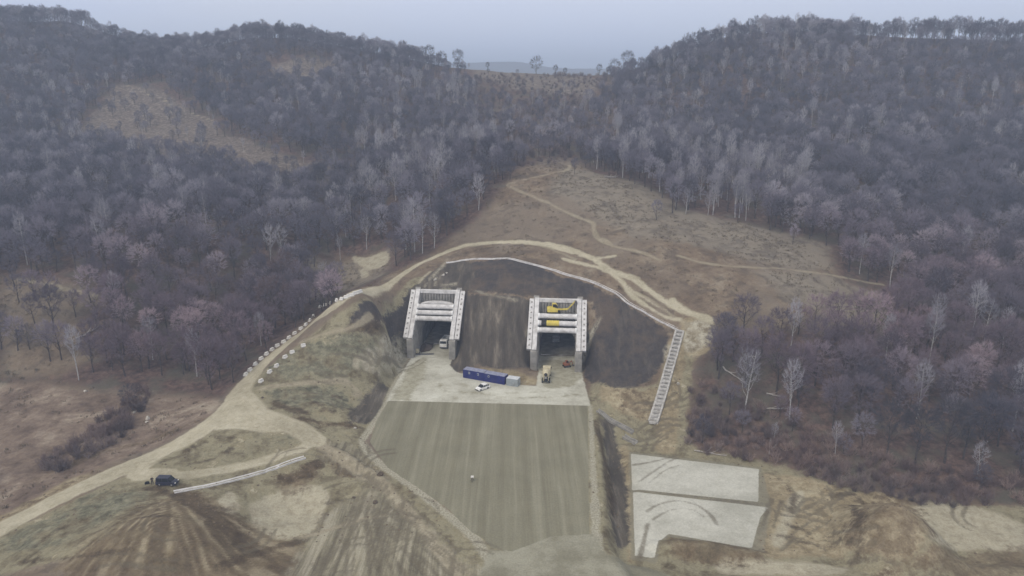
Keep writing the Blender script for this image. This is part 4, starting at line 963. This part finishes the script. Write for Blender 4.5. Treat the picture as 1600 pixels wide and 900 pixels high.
def truck(name, p, rz, paint, bed, label, kind):
    root = empty(name, p, rz); tag(root, label, 'truck')
    B().box((0, 0, .85), (7.6, .9, .32), None, .04).build('chassis', BLACKM, root)
    for wx in (2.7, -1.5, -2.8):
        for sg in (-1, 1): wheel(root, wx, sg*1.02, .52, .36)
    cb = shell(root, 'cab', [(1.9, .75), (1.9, 2.95), (2.2, 3.05), (3.6, 2.95), (3.85, 1.9), (3.9, .7), (3.7, .55)], 2.4, paint, .04, .07)
    B().box((3.80, 0, 2.35), (.10, 2.05, .82), Matrix.Rotation(R(-13), 3, 'Y'), .03).build('windscreen', GLASS, cb)
    for sg in (-1, 1):
        B().box((2.95, sg*1.185, 2.3), (1.0, .05, .7), None, .02).build('side_window', GLASS, cb); B().box((3.9, sg*.95, 1.0), (.08, .32, .2), None, .02).build('headlight', LAMP, root); B().box((3.6, sg*1.38, 2.3), (.14, .16, .5), None, .03).build('mirror', BLACKM, root)
    B().box((3.92, 0, .62), (.2, 2.35, .34), None, .05).build('bumper', DARKG, root)
    if kind == 'tipper':
        b = B(); b.box((-1.1, 0, 1.2), (5.2, 2.4, .16)); b.box((-1.1, 1.16, 1.9), (5.2, .1, 1.35)); b.box((-1.1, -1.16, 1.9), (5.2, .1, 1.35)); b.box((1.46, 0, 2.05), (.1, 2.22, 1.65)); b.box((-3.66, 0, 1.85), (.1, 2.22, 1.25))
        for k in range(5): 
            for sg in (-1, 1): b.box((-3.2+k*1.05, sg*1.25, 1.9), (.12, .08, 1.3))
        b.build('tipper_bed', bed, root)
    else:
        d = B(); prof = [(1.6, .72), (.9, 1.12), (-.9, 1.22), (-2.6, .86), (-3.3, .62)]; tilt = Matrix.Rotation(R(9), 3, 'Y')
        rings = []
        for x_, r_ in prof: rings.append([tuple(tilt @ Vector((x_, r_*math.cos(t), r_*math.sin(t))) + Vector((-.2, 0, 2.25))) for t in np.linspace(0, 2*math.pi, 20, endpoint=False)])
        dr = d.strip(rings, True).build('drum', bed, root, True)
        m_ = tilt @ Vector((-3.32, 0, 0)) + Vector((-.2, 0, 2.25)); n_ = tilt @ Vector((-3.42, 0, 0)) + Vector((-.2, 0, 2.25)); B().cyl(m_, n_, .5, 18).build('drum_mouth', BLACKM, dr, True)
        for sg in (-1, 1): B().box((-3.1, sg*.75, 1.7), (.16, .14, 1.9)).build('drum_support', bed, root)
        B().box((-3.75, 0, 1.9), (.7, .6, .10), Matrix.Rotation(R(-38), 3, 'Y')).build('chute', STEEL, root); B().box((1.65, 0, 1.9), (.25, 2.2, 1.3)).build('water_tank', bed, root)
    return root
FW = math.atan2(AX[1], AX[0])                                             # heading into the tunnels
q = at_Z(695, 546, 0); truck('tipper_truck', (q[0], q[1]+4, .006), FW+math.pi-.05, WHITE, GREYL, 'white tipper truck facing out of the left tunnel portal', 'tipper')
q = at_Z(870.5, 538, 0); truck('dump_truck', (q[0], q[1]+4, .006), FW+math.pi, GREYM, DARKG, 'grey truck in the dark mouth of the right tunnel portal', 'tipper')
q = at_Z(853, 601, 0); truck('mixer_truck', (q[0]+.3, q[1]+4.2, .006), FW, BEIGE, BEIGE, 'beige concrete mixer truck seen from behind, below the right portal', 'mixer')

def crawler(name, p, rz, paint, sc, arm, label, cat):
    root = empty(name, p, rz); root.scale = (sc,)*3; tag(root, label, cat)
    for sg in (-1, 1):
        n = 14; prof = [(1.15+.36*math.sin(t), .36-.36*math.cos(t)) for t in np.linspace(0, math.pi, n)] + [(-1.15-.36*math.sin(t), .36+.36*math.cos(t)) for t in np.linspace(0, math.pi, n)]
        b = B().prism(prof, sg*.62, sg*1.05, 'y'); tk = b.build('track', BLACKM, root, True)
        B().box((0, sg*.84, .36), (1.9, .47, .26), None, .05).build('track_frame', DARKG, tk)
    B().cyl((0, 0, .55), (0, 0, .82), .5, 18).build('turntable', BLACKM, root)
    shell(root, 'body', [(-1.35, .82), (-1.4, 1.5), (-1.1, 1.72), (.2, 1.62), (.9, 1.35), (.95, .82)], 2.0, paint, .06, .07)
    cb = shell(root, 'cab', [(-.25, 1.0), (-.25, 2.45), (.55, 2.45), (.92, 1.9), (.95, 1.0)], .85, paint, .05, .05); cb.location.y = .52
    cg = shell(cb, 'cab_glass', [(-.12, 1.6), (-.12, 2.3), (.58, 2.3), (.95, 1.75), (.97, 1.35), (.3, 1.35)], .87, GLASS, .04, .03)
    pts = [Vector((.6, -.25, 1.3))] + [Vector(a) for a in arm]
    for k, nm in enumerate(('boom', 'stick')[:len(pts)-1]):
        a, b_ = pts[k], pts[k+1]; d = b_-a; B().box((a+b_)/2, (d.length+.15, .26-.05*k, .36-.09*k), d.to_track_quat('X', 'Z').to_matrix(), .03).build(nm, paint, root)
        B().cyl(a+Vector((0, 0, .30)), a.lerp(b_, .6)+Vector((0, 0, .24)), .06, 8).build('hydraulic_ram', STEEL, root)
    e = pts[-1]; B().prism([(e.x-.05, e.z+.1), (e.x+.35, e.z-.05), (e.x+.42, e.z-.45), (e.x+.05, e.z-.6), (e.x-.25, e.z-.42)], e.y-.42, e.y+.42, 'y').build('bucket', DARKG, root)
    return root
q = at_Z(885.5, 573, 0); crawler('excavator', (q[0], q[1], .004), R(20), ORG, .78, [(2.0, -.25, 2.3), (2.5, -.25, .75)], 'small orange brown excavator standing right of the mixer truck at the right portal', 'excavator')
q = pl(1, -1.4, 10.9); crawler('crawler_crane', (q[0], q[1], 14.46), YAW+R(4), YEL, 1.45, [(3.0, -.15, 1.3), (4.7, .2, 3.0)], 'yellow crawler machine on the work platform high in the right portal', 'excavator')

# generator beside the left portal wall, and the beam lying by it
q = at_Z(650.5, 553, 0); gr = empty('site_generator', (q[0], q[1], .004), YAW); tag(gr, 'small yellowish generator at the foot of the left portal wall', 'generator')
shell(gr, 'housing', [(-.9, .45), (-.9, 1.5), (-.75, 1.7), (.75, 1.7), (.9, 1.5), (.9, .45)], 1.1, BEIGE, .05, .06); B().box((0, 0, .38), (2.2, .9, .14)).build('chassis', BLACKM, gr)
for sg in (-1, 1): wheel(gr, 0, sg*.58, .3, .18)
B().cyl((.5, .2, 1.65), (.5, .2, 2.0), .06, 8).build('exhaust', STEEL, gr); B().box((1.45, 0, .42), (.9, .08, .08)).build('tow_bar', BLACKM, gr)
a, b_ = at_Z(646, 554, .2), at_Z(678, 553, .2); bb = B(); d = Vector(b_-a); rot = d.to_track_quat('X', 'Z').to_matrix()
for k, (w_, h_, z_) in enumerate(((.35, .05, -.18), (.05, .36, 0), (.35, .05, .18))): bb.box(Vector((a+b_)/2)+Vector((0, 0, z_+.02)), (d.length, w_, h_), rot)
bb.build('steel_beam', STEEL); tag(bpy.data.objects['steel_beam'], 'dark steel beam lying across the floor inside the left portal', 'beam')

# ------------------------------------------------------------------ containers in front of the slope between the portals
def container(name, pa, pb, wd, h, wall, roof, label, cat, group=None, openings=()):
    a, b_ = Vector(pa), Vector(pb); d = b_-a; L = d.length-.06; root = empty(name, a, math.atan2(d.y, d.x)); tag(root, label, cat, group)
    b = B(); b.box((L/2, wd/2, h/2+.06), (L-.1, wd-.1, h-.2))
    n = int(L/.28)
    for k in range(n):                                                    # corrugation
        for yy in (.045, wd-.045): b.box((.2+(L-.4)*(k+.5)/n, yy, h/2), ((L-.4)/n*.5, .06, h-.45))
    b.build('wall', wall, root)
    f = B()
    for x_ in (.08, L-.08):
        for yy in (.08, wd-.08): f.box((x_, yy, h/2), (.16, .16, h))
    for z_ in (.09, h-.09):
        for yy in (.07, wd-.07): f.box((L/2, yy, z_), (L-.34, .12, .16))
        for x_ in (.07, L-.07): f.box((x_, wd/2, z_), (.12, wd-.34, .16))
    f.build('frame', wall, root)
    B().box((L/2, wd/2, h+.03), (L-.02, wd-.02, .07), None, .02).build('roof', roof, root)
    for kind, x_, w_, z0, z1 in openings:
        o = B().box((x_, -.012, (z0+z1)/2), (w_, .05, z1-z0)).build(kind, GREYL if kind == 'window' else wall, root)
        if kind == 'window': B().box((x_, -.042, (z0+z1)/2), (w_-.16, .012, z1-z0-.16)).build('pane', GLASS, o)
        else: B().box((x_+w_*.35, -.05, 1.05), (.12, .05, .05)).build('handle', STEEL, o)
    return root
g0, g1 = at_Z(723.5, 590, .004), at_Z(788.5, 601.5, .004); gm = g0+(g1-g0)*.51
container('site_container', g0, gm, 2.45, 2.6, BLUE, BLUEROOF, 'left one of two dark blue site containers standing end to end', 'container', 'blue site containers', [('window', 2.1, .5, 1.5, 2.15), ('door', 3.4, .9, .15, 2.15), ('window', 5.0, .5, 1.5, 2.15)])
container('site_container', gm, g1, 2.45, 2.5, BLUE, BLUEROOF, 'right one of two dark blue site containers, next to the grey one', 'container', 'blue site containers', [('window', 1.5, .5, 1.5, 2.1), ('door', .6, .8, .15, 2.1)])
container('grey_container', at_Z(791, 602.2, .004), at_Z(809, 604.8, .004), 2.4, 2.2, GREYM, GREYL, 'short grey container with a pale roof at the right end of the blue ones', 'container', None, [('door', 1.2, .9, .15, 1.9)])

# ------------------------------------------------------------------ concrete blocks along the edge of the road
bb = B(); bb.prism([(-.55, 0), (-.55, .25), (-.32, .52), (-.26, .95), (.26, .95), (.32, .52), (.55, .25), (.55, 0)], -.62, .62)
bmesh.ops.bevel(bb.bm, geom=bb.bm.edges[:], offset=.03, segments=1, affect='EDGES'); proto = bb.build('concrete_block', BLOCKM)
LB = [(80,810),(117,772),(163,722),(215,672),(262,630),(310,592),(357,558),(412,525),(460,487),(510,450),(565,408),(608,373),(643,335),(672,298),(733,215),(778,200),(825,182),(880,160),(925,148),(960,133),(985,122),(1010,113),(1035,101),(1060,92),(1085,84)]
RB = [(213,870),(290,790),(350,735),(425,660),(487,615),(585,558)]
for k, (X_, Y_) in enumerate(LB+RB):
    o = proto if k == 0 else proto.copy()
    if k: COL.objects.link(o)
    left = k < len(LB); L_ = LB if left else RB; j = k if left else k-len(LB)
    p = at(370+X_/5.624, 442.5+Y_/5.624); n_ = L_[min(j+1, len(L_)-1)]; m_ = L_[max(j-1, 0)]
    v = at(370+n_[0]/5.624, 442.5+n_[1]/5.624)-at(370+m_[0]/5.624, 442.5+m_[1]/5.624)
    o.location = (p[0], p[1], p[2]-.06); o.rotation_euler = (0, 0, math.atan2(v[1], v[0]) + random.uniform(-.12, .12))
    tag(o, 'white concrete block in the row along the outer edge of the climbing gravel road' if left else 'white concrete block on the inner edge of the climbing gravel road', 'concrete block', 'concrete blocks on the outer road edge' if left else 'concrete blocks on the inner road edge')

CHUTE = simple('weathered_concrete', (.42, .405, .38), .9, var=.25, dirt=(.25, .23, .2), dscale=.6)
# ------------------------------------------------------------------ drains
def sweep(b, path, prof, zoff=0.0):
    path = [Vector(p) for p in path]; rings = []
    for i, p in enumerate(path):
        t = (path[min(i+1, len(path)-1)]-path[max(i-1, 0)]); t.z = 0; t.normalize(); rt = Vector((t.y, -t.x, 0))
        rings.append([tuple(p + rt*u + Vector((0, 0, z+zoff))) for u, z in prof])
    b.strip(rings, True); return b
def ground_path(pix, n, step=1.0):
    P_ = smooth_line(at_many(pix), n); out = [P_[0]]
    for q in P_[1:]:
        if np.hypot(*(q-out[-1])[:2]) > step: out.append(q)
    return [(q[0], q[1], float(ground(q[0], q[1]))) for q in out]
UP = [(-.58, -.5), (-.58, .22), (-.36, .22), (-.24, -.02), (.24, -.02), (.36, .22), (.58, .22), (.58, -.5)]
sweep(B(), ground_path([(697,411),(730,406),(780,404),(820,410),(870,424),(920,439),(960,456),(985,475),(1015,492),(1045,508),(1062,516)], 12), UP).build('drainage_channel', CONC)
tag(bpy.data.objects['drainage_channel'], 'long pale concrete drainage channel curving over the dark slope above both portals', 'drainage channel')
sweep(B(), ground_path([(272,770),(320,761),(380,746),(430,732),(482,714)], 12), UP).build('roadside_channel', CONC)
tag(bpy.data.objects['roadside_channel'], 'short straight pale concrete channel below the dirt road near the van', 'drainage channel')
ch = ground_path([(1062,519),(1054,548),(1046,575),(1038,604),(1029,634),(1020,662)], 12, .8); c0 = Vector(ch[0]); root = empty('stepped_chute', c0); tag(root, 'pale concrete chute with cross bars running down right of the dark slope', 'drainage chute')
loc = [tuple(Vector(p)-c0) for p in ch]
sweep(B(), loc, [(-1.1, -.6), (-1.1, .12), (1.1, .12), (1.1, -.6)]).build('channel_floor', CONCD, root)
for sg in (-1, 1): sweep(B(), loc, [(sg*1.1+u, z) for u, z in ((-.25, -.6), (-.25, .62), (.25, .62), (.25, -.6))]).build('channel_wall', CHUTE, root)
n_ = len(loc)
for k in range(26):
    f = k/25*(n_-1.01); i_ = int(f); p = Vector(loc[i_]).lerp(Vector(loc[i_+1]), f-i_); t = Vector(loc[min(i_+1, n_-1)])-Vector(loc[max(i_-1, 0)]); az = math.atan2(t.y, t.x)
    B().box(p+Vector((0, 0, .34)), (.85 if k < 14 else 1.6, 1.7, .44), Matrix.Rotation(az, 3, 'Z'), .02).build('baffle', CHUTE, root)
# precast channel pieces left in the ditch beside the roadbed
for (a, b_, lab) in (((934,643), (989,678), 'long broken run of concrete channel lying in the ditch right of the roadbed'), ((975,684), (994,694), 'short loose piece of concrete channel at the ditch end above the slabs')):
    A_, B_ = Vector(at(*a)), Vector(at(*b_)); bb = B()
    pts = [A_.lerp(B_, k/6) for k in range(7)]; pts = [Vector((p.x+random.uniform(-.15, .15), p.y, float(ground(p.x, p.y))+.25)) for p in pts]
    o = sweep(bb, pts, [(-.7, -.35), (-.7, .4), (-.5, .4), (-.4, -.1), (.4, -.1), (.5, .4), (.7, .4), (.7, -.35)]).build('channel_piece', CONCD); tag(o, lab, 'concrete channel')

# ------------------------------------------------------------------ stones, logs, marker
def boulder(px, py, s, label, sq=.7, mat=ROCK):
    rnd = random.Random(int(px*7+py)); bm = bmesh.new(); bmesh.ops.create_icosphere(bm, subdivisions=3, radius=1); dv = [Vector((rnd.gauss(0, 1), rnd.gauss(0, 1), rnd.gauss(0, 1))).normalized() for _ in range(9)]
    for v in bm.verts:
        for d in dv:
            e = v.co.dot(d)
            if e > .62: v.co -= d*(e-.62)
        v.co *= 1 + rnd.uniform(-.04, .04)
    me = bpy.data.meshes.new('boulder'); bm.to_mesh(me); bm.free(); me.materials.append(mat); o = bpy.data.objects.new('boulder', me); COL.objects.link(o); p = at(px, py)
    o.location = (p[0], p[1], p[2]+s*sq*.35); o.scale = (s, s*.8, s*sq); o.rotation_euler = (0, 0, rnd.uniform(0, 6)); return tag(o, label, 'boulder')
for a in [(231,655,.9,'largest pale boulder at the right end of the hedge in the dry field'), (229,661,.6,'flat pale stone in front of the pale boulder by the dry field'), (210,645,.6,'small pale stone left of the pale boulder by the dry field'), (134,612,.6,'small pale stone on the upper edge of the dry field'),
          (693,431,.8,'pale rock slab upright above the left portal'), (680,438,.8,'yellowish rock above the left corner of the left portal'), (698,427,.6,'thin pale rock at the top of the rubble above the left portal'), (410,622,.45,'small dark stone on the inner bend of the gravel road'), (553,778,.4,'small dark lump on the rutted soil left of the roadbed'),
          (586,786,.7,'dark clod on the rutted soil below the end of the dirt track'), (594,742,.9,'dark brown clod at the lower end of the soil ridge beside the roadbed'), (555,670,.4,'whitish stone beside the foot of the green cut slope'), (1057,557,.5,'pale stone right of the chute near its top'), (1060,600,.6,'pale stone right of the middle of the chute')]:
    boulder(a[0], a[1], a[2], a[3], mat=ROCK if 'dark' not in a[3] else CLOD)
q = pl(0, -3.6, 9); o = boulder(700, 600, 1, 'dark soil heap along the left wall inside the left portal', .4, CLOD); o.name = 'soil_heap'; o['category'] = 'soil heap'; o.location = (q[0], q[1], .2); o.scale = (2.0, 5.5, 1.4); o.rotation_euler = (0, 0, YAW)
def log(p0, p1, r, label):
    a, b_ = Vector(at(*p0)), Vector(at(*p1)); a.z += r*1.3; b_.z += r*1.3; T = Mesh(); rnd = random.Random(int(p0[0]))
    pts = [a.lerp(b_, k/6)+Vector((rnd.gauss(0, .12), rnd.gauss(0, .12), rnd.uniform(0, .25))) for k in range(7)]; T.tube(pts, [r*(1-.6*k/6) for k in range(7)], 8)
    for k in (2, 3, 4, 5): 
        d = (pts[k]-pts[k-1]).normalized(); d = (d+Vector((rnd.gauss(0, .6), rnd.gauss(0, .6), abs(rnd.gauss(0, .5))))).normalized(); T.tube([pts[k], pts[k]+d*1.2, pts[k]+d*2.2+Vector((0, 0, .3))], [r*.45, r*.3, .02], 6)
    me = T.mesh('fallen_log', [WOOD]); o = bpy.data.objects.new('fallen_log', me); COL.objects.link(o); return tag(o, label, 'log')
for a in [((1129,576),(1163,601),.22,'long pale fallen trunk left of the forked whitish birch'), ((1197,617),(1217,622),.2,'upper one of two pale logs between the two whitish birches'), ((1197,640),(1222,641),.18,'lower one of two pale logs between the two whitish birches'), ((1200,713),(1208,700),.22,'short white log leaning at the corner of the upper slab'),
          ((1085,706),(1135,715),.16,'thin grey log on the brushwood strip above the slabs'), ((945,278),(962,279),.3,'pale log pile piece lying at the upper clearing edge'), ((120,532),(155,513),.3,'dark leaning trunk on the scrub slope above the dry field')]:
    log(*a)
p = at_Z(738, 752, .004); mk = empty('survey_marker', p); tag(mk, 'small pale topped marker on dark legs alone on the graded roadbed', 'marker')
for k in range(3):
    an = k*2.1+.4; B().cyl((.42*math.cos(an), .42*math.sin(an), 0), (.05*math.cos(an), .05*math.sin(an), .95), .045, 8).build('leg', BLACKM, mk)
B().box((0, 0, 1.1), (.62, .5, .32), None, .05).build('head', BLOCKM, mk)

# ------------------------------------------------------------------ the person behind the van and the bag on the ground
def person(p, rz):
    J = {'pelvis': (0, 0, .95, .16), 'waist': (0, .0, 1.10, .16), 'chest': (.01, 0, 1.32, .19), 'neck': (.02, 0, 1.50, .06), 'head0': (.035, 0, 1.58, .075), 'head1': (.045, 0, 1.68, .095), 'head2': (.03, 0, 1.765, .06),
         'nose': (.135, 0, 1.655, .018)}
    E = [('pelvis', 'waist'), ('waist', 'chest'), ('chest', 'neck'), ('neck', 'head0'), ('head0', 'head1'), ('head1', 'head2'), ('head1', 'nose')]
    for sg, s in ((1, 'l'), (-1, 'r')):
        J.update({'hip'+s: (0, sg*.10, .90, .11), 'knee'+s: (.02, sg*.13, .50, .085), 'ankle'+s: (-.01, sg*.15, .10, .045), 'toe'+s: (.17, sg*.17, .04, .04),
                  'sh'+s: (0, sg*.20, 1.42, .07), 'elb'+s: (-.02, sg*.33, 1.17, .048), 'wr'+s: (.22, sg*.20, 1.13, .032), 'palm'+s: (.30, sg*.155, 1.135, .034)})
        E += [('pelvis', 'hip'+s), ('hip'+s, 'knee'+s), ('knee'+s, 'ankle'+s), ('ankle'+s, 'toe'+s), ('chest', 'sh'+s), ('sh'+s, 'elb'+s), ('elb'+s, 'wr'+s), ('wr'+s, 'palm'+s)]
        for k in range(4):
            y = sg*(.155-.02+.0)+sg*(k-1.5)*.017; z = 1.145-(k-1.5)*.006; L = (.062, .072, .068, .052)[k]
            J[f'f{k}a{s}'] = (.335, y, z, .0085); J[f'f{k}b{s}'] = (.335+L*.6, y-sg*.01, z-.012, .008); J[f'f{k}c{s}'] = (.335+L, y-sg*.016, z-.04, .007)
            E += [('palm'+s, f'f{k}a{s}'), (f'f{k}a{s}', f'f{k}b{s}'), (f'f{k}b{s}', f'f{k}c{s}')]
        J['ta'+s] = (.30, sg*.115, 1.155, .0095); J['tb'+s] = (.335, sg*.09, 1.16, .0085); E += [('palm'+s, 'ta'+s), ('ta'+s, 'tb'+s)]
    names_ = list(J); me = bpy.data.meshes.new('person'); me.from_pydata([J[k][:3] for k in names_], [(names_.index(a), names_.index(b)) for a, b in E], [])
    o = bpy.data.objects.new('person', me); COL.objects.link(o); o.modifiers.new('skin', 'SKIN'); o.modifiers.new('sub', 'SUBSURF').levels = 2
    for k, v in zip(names_, me.skin_vertices[0].data): v.radius = (J[k][3], J[k][3])
    me.skin_vertices[0].data[0].use_root = True
    dg = bpy.context.evaluated_depsgraph_get(); m2 = bpy.data.meshes.new_from_object(o.evaluated_get(dg)); o.modifiers.clear(); o.data = m2
    m2.materials.clear()
    for m in (CLOTH, SKIN, HAIR): m2.materials.append(m)
    for f in m2.polygons:
        c = f.center; f.use_smooth = True
        f.material_index = 2 if c.z > 1.62 and (c.x < .02 or c.z > 1.72) else 1 if c.z > 1.52 or c.x > .245 and 1.0 < c.z < 1.3 else 0
    o.location = p; o.rotation_euler = (0, 0, rz); return o
p = at(238.5, 757); o = person((p[0], p[1], p[2]-.01), R(-60)); tag(o, 'person in black clothes standing behind the dark blue van with hands held forward', 'person')
p = at(230, 756); bg = empty('dark_bag', (p[0], p[1], p[2]), .5); tag(bg, 'small dark bag on the ground left of the person behind the van', 'bag')
shell(bg, 'bag_body', [(-.42, 0), (-.45, .3), (-.25, .5), (.25, .48), (.44, .28), (.42, 0)], .5, CLOTH, .25, .06)
B().strip([[(-.2+.05*k, yy, .48+.10*math.sin(k/8*math.pi)) for yy in (-.03, .03)] for k in range(9)]).build('handle', BLACKM, bg)
